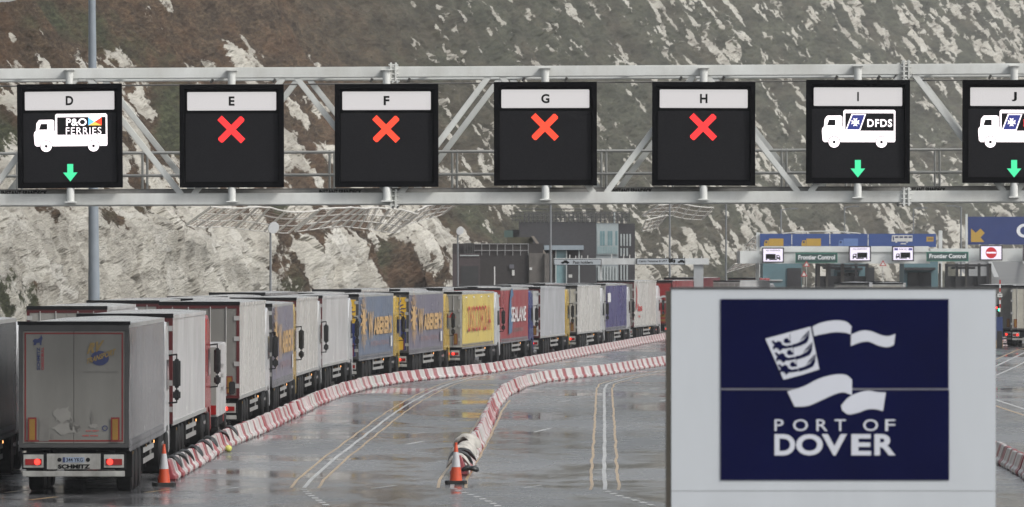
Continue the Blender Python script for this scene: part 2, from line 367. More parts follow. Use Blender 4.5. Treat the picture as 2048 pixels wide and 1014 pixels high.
    greenc = ramp(noise(14, (1.3, 1, 1), 9, .75, (2, 8, 0)), [(.34, (.020, .023, .014)), (.5, (.060, .065, .036)), (.68, (.125, .13, .075))])
    gmask = math_('ADD', attr('green'), math_('MULTIPLY', math_('SUBTRACT', nl, .5), 1.6))
    vegc = mix(ramp(gmask, [(.35, (0, 0, 0)), (.65, (1, 1, 1))]), brown, greenc)
    vegc = mix(math_('MULTIPLY', attr('side'), .75), vegc, mix(.7, greenc, (.080, .079, .072)))  # greyer scrub to the right, partly distance haze mixed into the colour
    vegc = mix(1, vegc, lump, 'MULTIPLY')
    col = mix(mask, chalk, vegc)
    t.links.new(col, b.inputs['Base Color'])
    bp = t.nodes.new('ShaderNodeBump'); bp.inputs['Strength'].default_value = 1.0; bp.inputs['Distance'].default_value = .35
    hh = math_('ADD', nf, math_('MULTIPLY', noise(30, (1.5, .9, 1), 5, .7), .5))
    t.links.new(hh, bp.inputs['Height']); t.links.new(bp.outputs[0], b.inputs['Normal'])
    me.materials.append(m)
    o = link('cliff', me); tag(o, kind='structure')
build_cliff()

# ------------------------------------------------------------------ ground and road
def grid_plane(name, x0, x1, y0, y1, z, mat, kind='structure'):
    b = MB(); b.add([(x0, y0, z), (x1, y0, z), (x1, y1, z), (x0, y1, z)], [(0, 1, 2, 3)])
    o = b.build(name, mat); tag(o, kind=kind); return o
ground_m = M('far_ground', (.10, .10, .095), .5, var=.3, scale=.05)
grid_plane('ground', -1500, 1500, -1400, 1500, -.02, ground_m)
rm = bpy.data.materials.new('wet_asphalt'); rm.use_nodes = True
t = rm.node_tree; b = t.nodes['Principled BSDF']
tc = t.nodes.new('ShaderNodeTexCoord')
def tn(scale, det=6, rough=.6, sc=(1, 1, 1), loc=(0, 0, 0), dist=0):
    mp = t.nodes.new('ShaderNodeMapping'); mp.inputs['Scale'].default_value = sc; mp.inputs['Location'].default_value = loc
    t.links.new(tc.outputs['Object'], mp.inputs[0]); n = t.nodes.new('ShaderNodeTexNoise'); n.inputs['Scale'].default_value = scale; n.inputs['Detail'].default_value = det; n.inputs['Roughness'].default_value = rough; n.inputs['Distortion'].default_value = dist
    t.links.new(mp.outputs[0], n.inputs['Vector']); return n.outputs[0]
def tr(x, a, b_, c, d):
    r = t.nodes.new('ShaderNodeMapRange'); r.inputs[1].default_value = a; r.inputs[2].default_value = b_; r.inputs[3].default_value = c; r.inputs[4].default_value = d; t.links.new(x, r.inputs[0]); return r.outputs[0]
wet = tn(.16, 8, .62, (1, .55, 1), dist=.6)
fine = tn(1.3, 6, .65, (1, .5, 1), (5, 2, 0))
patch = tn(.05, 4, .5, (1, .8, 1), (20, 3, 0))
ad = t.nodes.new('ShaderNodeMath'); ad.operation = 'MULTIPLY_ADD'; t.links.new(fine, ad.inputs[0]); ad.inputs[1].default_value = .35; t.links.new(wet, ad.inputs[2])
rgh = tr(ad.outputs[0], .56, .76, .05, .30)
t.links.new(rgh, b.inputs['Roughness'])
cr = t.nodes.new('ShaderNodeValToRGB'); t.links.new(patch, cr.inputs[0]); cr.color_ramp.elements[0].color = (.05, .051, .054, 1); cr.color_ramp.elements[1].color = (.125, .126, .13, 1); cr.color_ramp.elements[0].position = .42; cr.color_ramp.elements[1].position = .58
t.links.new(cr.outputs[0], b.inputs['Base Color'])
bp = t.nodes.new('ShaderNodeBump'); bp.inputs['Strength'].default_value = .12; bp.inputs['Distance'].default_value = .006
bh = tn(9, 3, .6); t.links.new(bh, bp.inputs['Height']); t.links.new(bp.outputs[0], b.inputs['Normal'])
grid_plane('road', -60, 260, 20, 900, 0, rm)

# road markings
white_p = M('worn_white_line_paint', (.50, .50, .49), .3, var=.4, scale=2.2, grime=.45, gcol=(.12,.12,.12))
yellow_p = M('worn_yellow_line_paint', (.46, .31, .15), .3, var=.4, scale=2.2, grime=.4, gcol=(.12,.12,.12))
def interp_path(pts, step):
    pts = [Vector((p[0], p[1], 0)) for p in pts]; out = []; L = 0; cum = [0]
    for i in range(1, len(pts)): cum.append(cum[-1] + (pts[i] - pts[i - 1]).length)
    n = max(2, int(cum[-1] / step)); 
    xs = np.array([p.x for p in pts]); ys = np.array([p.y for p in pts])
    s = np.linspace(0, cum[-1], n + 1)
    X = np.interp(s, cum, xs); Y = np.interp(s, cum, ys)
    for _ in range(3):
        X[1:-1] = (X[:-2] + 2 * X[1:-1] + X[2:]) / 4; Y[1:-1] = (Y[:-2] + 2 * Y[1:-1] + Y[2:]) / 4
    return [Vector((x, y, 0)) for x, y in zip(X, Y)]
def strip(pl, wd, off=0, z=.004, wob=0, dash=None, mb=None):
    mb = mb or MB(); vs = []
    for i, p in enumerate(pl):
        q = pl[min(i + 1, len(pl) - 1)] - pl[max(i - 1, 0)]; n = Vector((q.y, -q.x, 0)).normalized()
        c = p + n * (off + wob * (mnoise.noise(p * .25) ) )
        vs += [c - n * wd / 2 + Z_ * z, c + n * wd / 2 + Z_ * z]
    fs = []
    for i in range(len(pl) - 1):
        if dash and (i % dash[0]) >= dash[1]: continue
        fs.append((2 * i, 2 * i + 1, 2 * i + 3, 2 * i + 2))
    mb.add(vs, fs); return mb
Lp = lambda pts: [G(u, v) for u, v in pts]
line1 = interp_path(Lp([(606,976),(656,928),(708,888),(744,860),(780,832),(816,808),(860,784),(900,767),(948,754),(1040,738),(1140,722)]), 1.5)
line3 = interp_path(Lp([(1210,980),(1208,936),(1209.5,868),(1208.5,820),(1208.5,780),(1213,768),(1264,754),(1330,741),(1500,720),(1700,700)]), 1.5)
line2 = interp_path(Lp([(904,976),(907,958),(935,912),(962,868),(985,824),(1003,800)]), 1.5)
lineR = interp_path(Lp([(1700,860),(1850,790),(1990,733),(2060,700),(2200,670)]), 1.5)
lineR2 = interp_path(Lp([(1900,780),(1990,799),(2060,822),(2150,850)]), 1.5)
wm = MB(); ym = MB()
for ln in (line1, line2, line3):
    strip(ln, .10, 0, mb=wm, wob=.03)
    strip(ln, .075, -.33, mb=ym, wob=.05); strip(ln, .075, .33, mb=ym, wob=.05)
    # cross ticks between the lines
for ln in (line1, line3):
    for i in range(4, len(ln) - 2, 4):
        p = ln[i]; strip([p + Vector((-.26, 0, 0)), p + Vector((.28, .06, 0))], .14, 0, z=.009, mb=wm)
strip(lineR, .14, 0, mb=wm); strip(lineR, .12, 1.1, mb=wm); strip(lineR, .12, -.8, mb=ym)
strip(lineR2, .14, 0, mb=wm); strip(lineR2, .12, .7, mb=ym)
for pts in ([(606,978),(620,990),(637,1000),(655,1012)], [(904,976),(925,984),(950,992),(978,1003),(1000,1014)], [(1212,982),(1240,992),(1275,1002),(1310,1012)]):
    strip(interp_path(Lp(pts), .28), .15, 0, dash=(4, 2), mb=wm)
for (u, v, l) in [(745,977,1.4),(1045,976,1.4),(430,981,1.5),(895,806,2),(1115,804,2),(1300,778,2),(1320,802,2),(820,868,1.2),(560,898,1.0),(1090,778,2),(1330,888,1.2),(812,889,2.5),(1070,864,3),(2020,960,1.5),(360,930,1.4),(1280,715,4),(1180,740,4),(640,745+60,2)]:
    p = G(u, v); strip([p, p + Vector((.5, l * 1.2, 0))], .13, 0, mb=wm)
for (u, v) in [(12,985),(60,1000),(292,985)]:
    p = G(u, v); strip([p, p + Vector((.45, 1.6, 0))], .14, 0, mb=ym)
tag(wm.build('road_marking', white_p), kind='structure'); tag(ym.build('road_marking', yellow_p), kind='structure')
# raised access ramp far beyond the control canopy, on the right
rb = MB(); rb.add([P(1960,585,520), P(2300,585,520), P(2300,505,760), P(1895,508,760)], [(0,1,2,3)])
tag(rb.build('road_ramp', M('ramp_asphalt', (.17,.17,.165), .6, var=.25, scale=.08)), kind='structure')
rl = MB(); rl.bar(P(1993,555,540)+Z_*.05, P(1975,512,750)+Z_*.05, .5, .02); rl.bar(P(2060,540,560)+Z_*.05, P(2040,512,750)+Z_*.05, .5, .02)
tag(rl.build('road_marking', white_p), kind='structure')

# ------------------------------------------------------------------ shared materials
gal = M('galvanised_steel', (.42, .42, .40), .5, .1, var=.12, scale=3)
gantry_m = M('pale_grey_gantry_paint', (.64, .655, .635), .42, var=.10, scale=1.6, grime=.4, gcol=(.30, .28, .23))
gantry_d = M('grey_walkway_steel', (.17, .165, .155), .6, .2, var=.3, scale=4)
blackm = M('matt_black_housing', (.004, .004, .005), .8, var=.2, spec=.05)
screen_m = M('dark_led_face', (.011, .011, .013), .7, var=.25, scale=30, spec=.15)
rubber = M('wet_black_rubber', (.008, .008, .008), .5, var=.3, spec=.2)
darkm = M('dark_chassis', (.007, .007, .008), .6, var=.3, spec=.15)
rimm = M('dull_wheel_rim', (.16, .155, .15), .45, .3, var=.3, grime=.4)
glassm = M('dark_window_glass', (.01, .012, .015), .08, var=.05)
led_white = E('led_white', (1, .90, .93), 1.5)
led_red = E('led_red', (1, .032, .034), 1.0)
led_orange = E('led_orange', (1, .06, .025), 1.05)
led_green = E('led_green', (.06, .72, .33), .9)
led_blue = E('led_navy', (.03, .04, .22), .8)
led_sky = E('led_light_blue', (.15, .55, 1), 1)
panel_m = E('lit_letter_panel', (.60, .58, .58), .70)
ink = M('black_ink', (.005, .005, .005), .7, var=.05, spec=.1)
tail_red = E('lit_tail_lamp', (1, .03, .02), 3.0)
tail_dim = M('red_lamp_lens', (.25, .01, .01), .2, var=.1)
amber = E('lit_amber_lamp', (1, .45, .15), 2.0)

# ------------------------------------------------------------------ overhead gantry
DG = 119.0; SG = F / DG
def gz(u, v, d=DG): return H - (v - CY) * d / F
def gx(u, d=DG): return (u - CX) * d / F
def rise(u): return -(u - CX) * .0052      # photo px the gantry climbs to the right
g = empty('overhead_gantry', (0, DG, 0), 0, 'pale grey steel lattice gantry spanning the lanes and carrying the lit lane signs', 'gantry')
L_ = lambda u, v, dy=0: Vector((gx(u), dy, gz(u, v)))
topv = lambda u: 143 + rise(u) * 1.0 + 0.0
botv = lambda u: 396 + rise(u) * .7
segs = [(-420, 787), (787, 1812), (1812, 2450)]
for dy in (0, 1.7):
    for i, (a, bb) in enumerate(segs):
        MB().bar(L_(a, topv(a), dy), L_(bb, topv(bb), dy), .22, .245).build('top_chord', gantry_m, g, bevel=.015)
        MB().bar(L_(a, botv(a), dy), L_(bb, botv(bb), dy), .22, .265).build('bottom_chord', gantry_m, g, bevel=.015)
nodes = [(-247, 'b'), (-35+0, 'b')]
top_n = [165, 580, 990, 1400, 1815, 2230]; bot_n = [-35, 375, 788, 1200, 1608, 2020, 2430]
for dy in (0, 1.7):
    dx = 0
    for i, tu in enumerate(top_n):
        for s, bu in ((1, bot_n[i]), (-1, bot_n[i + 1])):
            dx = X_ * (.24 if dy else 0); p = L_(tu - s * 12, topv(tu) + 9, dy) + dx; q = L_(bu + s * 12, botv(bu) - 9, dy) + dx
            MB().bar(p, q, .13, .17, up=Vector((0, 1, 0))).build('diagonal_brace', gantry_m, g, bevel=.01)
fl = MB()
for u in (787, 1812):
    for dy in (0, 1.7):
        for vv in (topv(u), botv(u)):
            b_ = MB()
            for o_ in (-.055, .055):
                c = L_(u, vv, dy); b_.box(c.x + o_ - .02, c.x + o_ + .02, c.y - .17, c.y + .17, c.z - .21, c.z + .21)
            for k in range(4):
                c = L_(u, vv, dy); zz = c.z - .16 + k * .107
                b_.tube((c.x - .11, c.y - .145, zz), (c.x + .11, c.y - .145, zz), .018, n=6)
            b_.build('bolted_flange', gantry_m, g)
# cross frames between the two trusses
for u in list(range(-380, 2450, 205)):
    MB().bar(L_(u, topv(u), .1), L_(u, topv(u), 1.6), .08).build('cross_tie', gantry_m, g)
    MB().bar(L_(u, botv(u), .1), L_(u, botv(u), 1.6), .08).build('cross_tie', gantry_m, g)
# walkway
deckv = lambda u: 386 + rise(u) * .7
wk = MB(); wk.bar(L_(-420, deckv(-420) - 1, .9), L_(2450, deckv(2450) - 1, .9), 1.0, .04); wk.build('walkway_deck', gantry_d, g)
for dy in (.35,):
    kb = MB(); kb.bar(L_(-420, deckv(-420) - 2.5, dy), L_(2450, deckv(2450) - 2.5, dy), .02, .14); kb.build('toe_board', M('toe_board_grey', (.30, .295, .28), .6, var=.25, scale=3, grime=.4), g)
    kt = MB(); kt.bar(L_(-420, deckv(-420) - 10, dy), L_(2450, deckv(2450) - 10, dy), .03, .03); kt.build('toe_board_lip', gantry_d, g)
for (u, wd) in ((0, 92), (637, 86), (1225, 80), (1818, 76)):
    lettering('INSTANT SPANDECK', L_(u, deckv(u) + 1, .335), X_, Z_, wd * DG / F, .11, ink, g, bold=.03)
for hv in (300, 346):
    for dy in (1.45,):
        MB().tube(L_(-420, hv + rise(-420) * .8, dy), L_(2450, hv + rise(2450) * .8, dy), .034, n=8).build('handrail', gal, g, smooth=True)
for u in (22, 276, 402, 655, 772, 903, 1025, 1205, 1340, 1570, 1700, 1880, 2010, 2200):
    for o_ in (0, .11):
        MB().tube(L_(u, 296 + rise(u) * .8, 1.45) + X_ * o_, L_(u, 384 + rise(u) * .8, 1.45) + X_ * o_, .028, n=8).build('handrail_post', gal, g, smooth=True)
# cable conduit clipped beneath the top chord
MB().tube(L_(-420, 166 + rise(-420), .5), L_(2450, 163 + rise(2450), .5), .02, n=6).build('cable_conduit', gantry_d, g)
for u in (182, 420, 545, 740, 815, 1045, 1130, 1360, 1445, 1672, 1757, 1790, 1980):
    c = L_(u, 162 + rise(u), .3); MB().tube(c, c + Vector((.05, 0, .09)), .03, n=8).build('conduit_clip', gantry_d, g)
# end columns, out of frame but real
for u in (-400, 2430):
    for dy in (0, 1.7):
        c = L_(u, botv(u), dy); MB().box(c.x - .2, c.x + .2, dy - .2, dy + .2, 0, L_(u, topv(u)).z).build('column', gantry_m, g)

# ------------------------------------------------------------------ lane signs
def lane_sign(letter, u0, v0, u1, v1, mode, label, tilt=0, hue=led_red):
    s_ = DG - .22
    k = s_ / F
    cx = (u0 + u1) / 2; wd = (u1 - u0) * k; ht = (v1 - v0) * k
    zb = H - (v1 - CY) * k
    root = empty('lane_sign', ((cx - CX) * k, s_, zb), 0, label, 'lane sign', 'lane signs hung on the gantry')
    root.rotation_euler = (0, tilt, 0)
    MB().box(-wd / 2, wd / 2, 0, .10, 0, ht).build('housing', blackm, root, bevel=.012)
    fr = MB(); e = .10
    fr.box(-wd/2 + .0, -wd/2 + e, -.10, .0, 0, ht).box(wd/2 - e, wd/2, -.10, .0, 0, ht).box(-wd/2 + e, wd/2 - e, -.10, .0, ht - .1, ht).box(-wd/2 + e, wd/2 - e, -.10, .0, 0, .1)
    fr.build('frame_hood', blackm, root)
    pw = wd - 2 * 15 * k
    MB().box(-pw/2, pw/2, -.030, -.004, ht - 52 * k, ht - 15 * k).build('letter_panel', panel_m, root, bevel=.012)
    MB().box(-wd/2 + .13, wd/2 - .13, -.012, -.002, .13, ht - 58 * k).build('display_screen', screen_m, root)
    lw = {'I': 3.2, 'J': 10, 'E': 11.5, 'F': 11.5, 'D': 15, 'G': 16.5, 'H': 15}[letter] * k
    lettering(letter, (-lw / 2, -.030, ht - 42.5 * k), X_, Z_, lw, 18.5 * k, ink, root, 'letter', bold=.035, off=.006)
    O = (0, -.012, 0)
    zc = lambda v: (ht - v * k)
    if mode == 'x':
        a, t_ = 27 * k, 7.2 * k; c0 = -1 * k; zc0 = zc(90)
        pl = []
        for sgn in (1, -1):
            dx, dz = .7071, .7071 * sgn; nx, nz = -dz, dx; Lh = 33 * k; hh = 6.2 * k; r_ = 2.5 * k
            pp = [(-Lh + r_, -hh), (Lh - r_, -hh), (Lh, -hh + r_), (Lh, hh - r_), (Lh - r_, hh), (-Lh + r_, hh), (-Lh, hh - r_), (-Lh, -hh + r_)]
            pl.append([(c0 + x * dx + y * nx, zc0 + x * dz + y * nz) for x, y in pp])
        ob = flat([pl[0]], O, X_, Z_, hue, root, 'red_cross', off=.008)
        b_ = MB();
        # second arm in two pieces so the faces never overlap
        Lh = 33 * k; hh = 6.2 * k
        for s2 in (1, -1):
            pp = [(s2 * hh, -hh), (s2 * Lh, -hh), (s2 * Lh, hh), (s2 * hh, hh)]
            b_.add([Vector((c0 + x * .7071 + y * .7071, -.020, zc0 - x * .7071 + y * .7071)) for x, y in pp], [(0, 1, 2, 3)])
        me = b_.mesh('red_cross'); me.materials.append(hue); link('red_cross', me, root)
    else:
        # arrow
        cxx = 0 * k
        ar = [(-6, 320), (6, 320), (6, 337), (14.5, 337), (0, 355), (-14.5, 337), (-6, 337)]
        vv0 = 160
        flat([[(x * k + cxx, zc(v - vv0)) for x, v in ar]], O, X_, Z_, led_green, root, 'green_arrow', off=.008)
        cu = 1715.5
        T = lambda pts: [((u - cu) * k, zc(v - 160)) for u, v in pts]
        q = lambda zx, zv: (1528 + zx / 3.073, 100 + zv / 3.073)
        Q = lambda pts: T([q(*p) for p in pts])
        white = [Q([(487,376),(495,368),(798,368),(806,376),(806,388),(487,388)]), Q([(487,388),(498,388),(498,497),(487,497)]), Q([(797,388),(806,388),(806,497),(797,497)]),
                 Q([(355,497),(478,497),(487,497),(806,497),(806,558),(800,566),(370,566),(360,556)]),
                 Q([(355,497),(358,480),(368,470),(372,424),(388,404),(470,403),(480,410),(480,470),(487,478),(487,497)])]
        flat(white, O, X_, Z_, led_white, root, 'truck_symbol', off=.008)
        flat([Q([(398,428),(438,428),(438,464),(386,464)])], O, X_, Z_, screen_m, root, 'symbol_window', off=.014)
        for wc in (430, 721): flat([Q(circ(wc,566,38))], O, X_, Z_, screen_m, root, 'symbol_wheel_arch', off=.012)
        for wc in (430, 721): flat([Q(circ(wc,566,34))], O, X_, Z_, led_white, root, 'symbol_wheel', off=.016)
        for wc in (430, 721): flat([Q(circ(wc,566,9))], O, X_, Z_, screen_m, root, 'symbol_hub', off=.020)
        if mode == 'dfds':
            flat([Q([(537,393),(626,393),(590,495),(499,495)])], O, X_, Z_, led_white, root, 'emblem_border', off=.012)
            flat([Q([(543,399),(617,399),(585,489),(508,489)])], O, X_, Z_, led_blue, root, 'emblem', off=.016)
            x0, y0 = 560, 444
            cr_ = []
            for aa in range(4):
                c_, s2 = math.cos(aa * math.pi / 2), math.sin(aa * math.pi / 2)
                cr_.append(Q([(x0 + x * c_ - y * s2, y0 + x * s2 + y * c_) for x, y in ((3, -4), (25, -13), (20, 0), (25, 13), (3, 4))]))
            flat(cr_, O, X_, Z_, led_white, root, 'emblem_cross', off=.020)
            p0 = Q([(634, 473)])[0]
            tcol = led_white if letter == 'I' else led_red
            lettering('DFDS', (p0[0], -.012, p0[1]), X_, Z_, 152 / 3.073 * k, 48 / 3.073 * k, tcol, root, bold=.025, off=.012, space=1.15)
        else:
            off_ = lambda zx: zx + (487 - 340)
            p0 = Q([(off_(407), 442)])[0]
            lettering('P&O', (p0[0], -.012, p0[1]), X_, Z_, 126 / 3.073 * k, 46 / 3.073 * k, led_white, root, bold=.02, off=.012)
            p0 = Q([(off_(405), 495)])[0]
            lettering('FERRIES', (p0[0], -.012, p0[1]), X_, Z_, 218 / 3.073 * k, 44 / 3.073 * k, led_white, root, bold=.0, off=.012, space=1.12)
            a0, a1 = 690, 772; y0, y1 = 390, 440; mx_, my_ = 728, 418
            for nm, c_, tri in (('flag_panel', led_sky, [(a0,y0),(mx_,my_),(a0,y1)]), ('flag_panel', led_orange, [(a1,y0),(a1,y1),(mx_,my_)]), ('flag_panel', led_white, [(a0,y0),(a1,y0),(mx_,my_)]), ('flag_panel', E('led_yellow', (1,.6,.1), 1), [(a0,y1),(mx_,my_),(a1,y1)])):
                flat([Q(tri)], O, X_, Z_, c_, root, nm, off=.014)
    # mounting stubs in front of the chords
    dz = (v0 - topv(cx)) * k
    MB().tube((0, -.02, ht + .0), (0, -.02, ht + 27 * k), .088, n=16).build('mounting_post', gantry_m, root, smooth=True)
    MB().box(-.125, .125, -.14, .10, ht + 27 * k, ht + 29 * k).build('mounting_plate', gantry_m, root)
    MB().tube((0, -.02, 0), (0, -.02, -27 * k), .088, n=16).build('mounting_post', gantry_m, root, smooth=True)
    MB().box(-.125, .125, -.14, .10, -29.5 * k, -27 * k).build('mounting_plate', gantry_m, root)
    return root
lane_sign('D', 36.5, 168, 245.5, 376, 'po', 'black lane sign lettered D with lit white truck and green arrow', tilt=-.010)
lane_sign('E', 360, 169, 568, 375, 'x', 'black lane sign lettered E with a lit red cross', tilt=-.003)
lane_sign('F', 670, 168, 877, 374, 'x', 'black lane sign lettered F with a lit orange red cross', hue=led_orange, tilt=-.002)
lane_sign('G', 988, 164, 1194, 371, 'x', 'black lane sign lettered G with a lit orange red cross', hue=led_orange, tilt=-.002)
lane_sign('H', 1304, 164, 1510, 371, 'x', 'black lane sign lettered H with a lit red cross', tilt=.002)
lane_sign('I', 1612, 160, 1819, 367, 'dfds', 'black lane sign lettered I with lit white truck and green arrow', tilt=.002)
lane_sign('J', 1925, 160, 2131, 366, 'dfds', 'black lane sign lettered J cut by the right edge, lit truck with navy emblem', tilt=.002)

# ------------------------------------------------------------------ lorries
_cache = {}
def part(key, fn, name, mat, parent, **kw):
    """build once per (key, material) and share the mesh afterwards"""
    k = (key, mat.name)
    if k not in _cache:
        o = fn().build(name, mat, parent, **kw); _cache[k] = o.data; return o
    return link(name, _cache[k], parent)
def wheel(parent, x, y, r=.5, side=1, w_=.3):
    o = part(('tyre', r, w_), lambda: MB().lathe([(r * .55, -w_/2), (r * .9, -w_/2), (r, -w_/2 + .04), (r, w_/2 - .04), (r * .9, w_/2), (r * .55, w_/2)], 'x', n=22), 'wheel', rubber, parent, smooth=True)
    o.location = (x, y, r)
    q = part(('rim', r), lambda: MB().lathe([(r * .56, -.10), (r * .56, .11), (r * .42, .12), (r * .36, .05), (r * .16, .06), (r * .14, .14), (.01, .14)], 'x', n=20), 'rim', rimm, o, smooth=True)
    if side < 0: q.rotation_euler = (0, 0, math.pi)
    return o
door_dirty = dict(var=.18, scale=.9, grime=.75, gcol=(.10, .095, .085), stretch=(1, 1, .5))
def side_mat(name, col, rough=.28, grime=.35):
    return M(name, col, rough, var=.05, scale=.8, grime=grime, gcol=(.20, .19, .175), stretch=(1, .5, .3), bump=.0006, rvar=.06)
frame_red = M('dark_red_door_frame', (.075, .008, .009), .4, var=.2)
frame_grey = M('dark_grey_door_frame', (.045, .045, .045), .45, var=.2)
frame_white = M('dull_white_door_frame', (.42, .42, .40), .45, var=.2, grime=.4)
white_door = M('dull_white_doors', (.27, .265, .245), .45, **door_dirty)
grey_door = M('dirty_grey_doors', (.175, .172, .158), .45, **door_dirty)
roof_m = M('wet_pale_roof', (.42, .43, .43), .22, var=.2, scale=.8, grime=.3, gcol=(.2, .2, .19))
rail_m = M('roof_rail_grey', (.38, .38, .37), .35, .3, var=.15)
under_m = M('pale_bumper', (.36, .36, .34), .4, var=.2, scale=3, grime=.6)
strap_m = M('curtain_straps', (.22, .22, .23), .4, var=.3)
plate_y = M('yellow_plate', (.55, .40, .05), .4, var=.1)
plate_w = M('white_plate', (.6, .6, .58), .4, var=.1)
hazy_yel = M('yellow_reflector', (.22, .12, .02), .35, var=.2)
hazy_red = M('red_reflector', (.15, .012, .012), .35, var=.2)
mirror_m = M('black_mirror_shell', (.01, .01, .011), .25, var=.1)
tank_m = M('bright_fuel_tank', (.5, .5, .5), .25, .8, var=.1)

def corrugated_side(x, y0, y1, z0, z1, n=46, amp=.018):
    """vertical ribs down a trailer side facing +x (or -x)"""
    b_ = MB(); ys = np.linspace(y0, y1, n * 2 + 1); s = 1 if x > 0 else -1; vs = []
    zs = [z0, z0 + .02, (z0 + z1) / 2, z1 - .02, z1]
    for i, y in enumerate(ys):
        for j, z in enumerate(zs):
            o_ = amp * (i % 2) * (0 if j in (0, 4) else 1)
            vs.append((x + s * o_, y, z))
    fs = []
    for i in range(len(ys) - 1):
        for j in range(4): fs.append((i * 5 + j, (i + 1) * 5 + j, (i + 1) * 5 + j + 1, i * 5 + j + 1))
    b_.add(vs, fs); return b_
def curtain_side(x, y0, y1, z0, z1, seed=0, n=60, amp=.03):
    """slack tarpaulin curtain with gentle folds"""
    b_ = MB(); s = 1 if x > 0 else -1; m_ = 8; vs = []; r = random.Random(seed); ph = r.random() * 9
    for i in range(n + 1):
        y = y0 + (y1 - y0) * i / n
        for j in range(m_ + 1):
            f = j / m_; z = z0 + (z1 - z0) * f
            a = amp * (mnoise.noise(Vector((y * 1.1 + ph, f * 1.5, ph))) + .6 * mnoise.noise(Vector((y * 3.1, f * .8, ph + 4))) * (1 - f)) + .008 * math.sin(y * 7.2)
            edge = min(1, f * 6, (1 - f) * 6)
            vs.append((x + s * max(0.0, (a * edge + .02)), y, z))
    fs = [(i * (m_ + 1) + j, (i + 1) * (m_ + 1) + j, (i + 1) * (m_ + 1) + j + 1, i * (m_ + 1) + j + 1) for i in range(n) for j in range(m_)]
    b_.add(vs, fs); return b_

def build_cab(root, cabm, y=14.25, far=False, mcol=None, accent=None):
    prof = [(0, 1.0), (0, 3.0), (.15, 3.15), (.5, 3.75), (1.0, 3.86), (1.75, 3.62), (2.05, 2.9), (2.28, 1.75), (2.32, .45), (1.95, .38), (1.9, .95), (1.45, 1.12), (.95, 1.1), (.8, .95)]
    c = part(('cab', y), lambda: MB().prism(prof, (-1.22, y, 0), Y_, Z_, X_, 2.44), 'cab', cabm, root, bevel=.03)
    for sx in ((1,) if far else (1, -1)):
        x = 1.222 * sx
        wn = part(('cabwin', sx, y), lambda: MB().prism([(1.05, 2.05), (1.1, 2.85), (1.75, 2.85), (2.0, 2.1)], (x if sx > 0 else x - .012, y, 0), Y_, Z_, X_, .014), 'side_window', glassm, c)
        mm = part(('mirror', sx, y), lambda: MB().box(*(sorted((sx * 1.33, sx * 1.53))), y + 1.95, y + 2.1, 2.1, 2.86).box(*(sorted((sx * 1.33, sx * 1.53))), y + 1.96, y + 2.09, 1.78, 2.05), 'mirror', mcol or mirror_m, c, bevel=.05, seg=3)
        part(('mirarm', sx, y), lambda: MB().tube((sx * 1.2, y + 1.98, 2.95), (sx * 1.44, y + 2.02, 2.98), .025, n=6).tube((sx * 1.2, y + 1.98, 1.7), (sx * 1.44, y + 2.02, 1.72), .025, n=6).tube((sx*1.43,y+2.02,1.72),(sx*1.43,y+2.02,2.98),.02,n=6), 'mirror_arm', darkm, mm)
    part(('skirt', y), lambda: MB().box(-1.2, 1.2, y - 1.75, y - .02, .45, .95), 'tractor_chassis', darkm, root)
    part(('tank', y), lambda: MB().tube((.92, y - .95, .72), (.92, y + .1, .72), .29, n=16), 'fuel_tank', tank_m, root, smooth=True)
    for sx in (1, -1):
        wheel(root, sx * 1.07, y + 1.4, .5, sx); wheel(root, sx * .98, y - 1.25 - .3, .5, sx, .5)
    if not far:
        part(('mud', y), lambda: MB().box(.75, 1.24, y - 2.2, y - .95, 1.03, 1.08), 'mudguard', darkm, root)

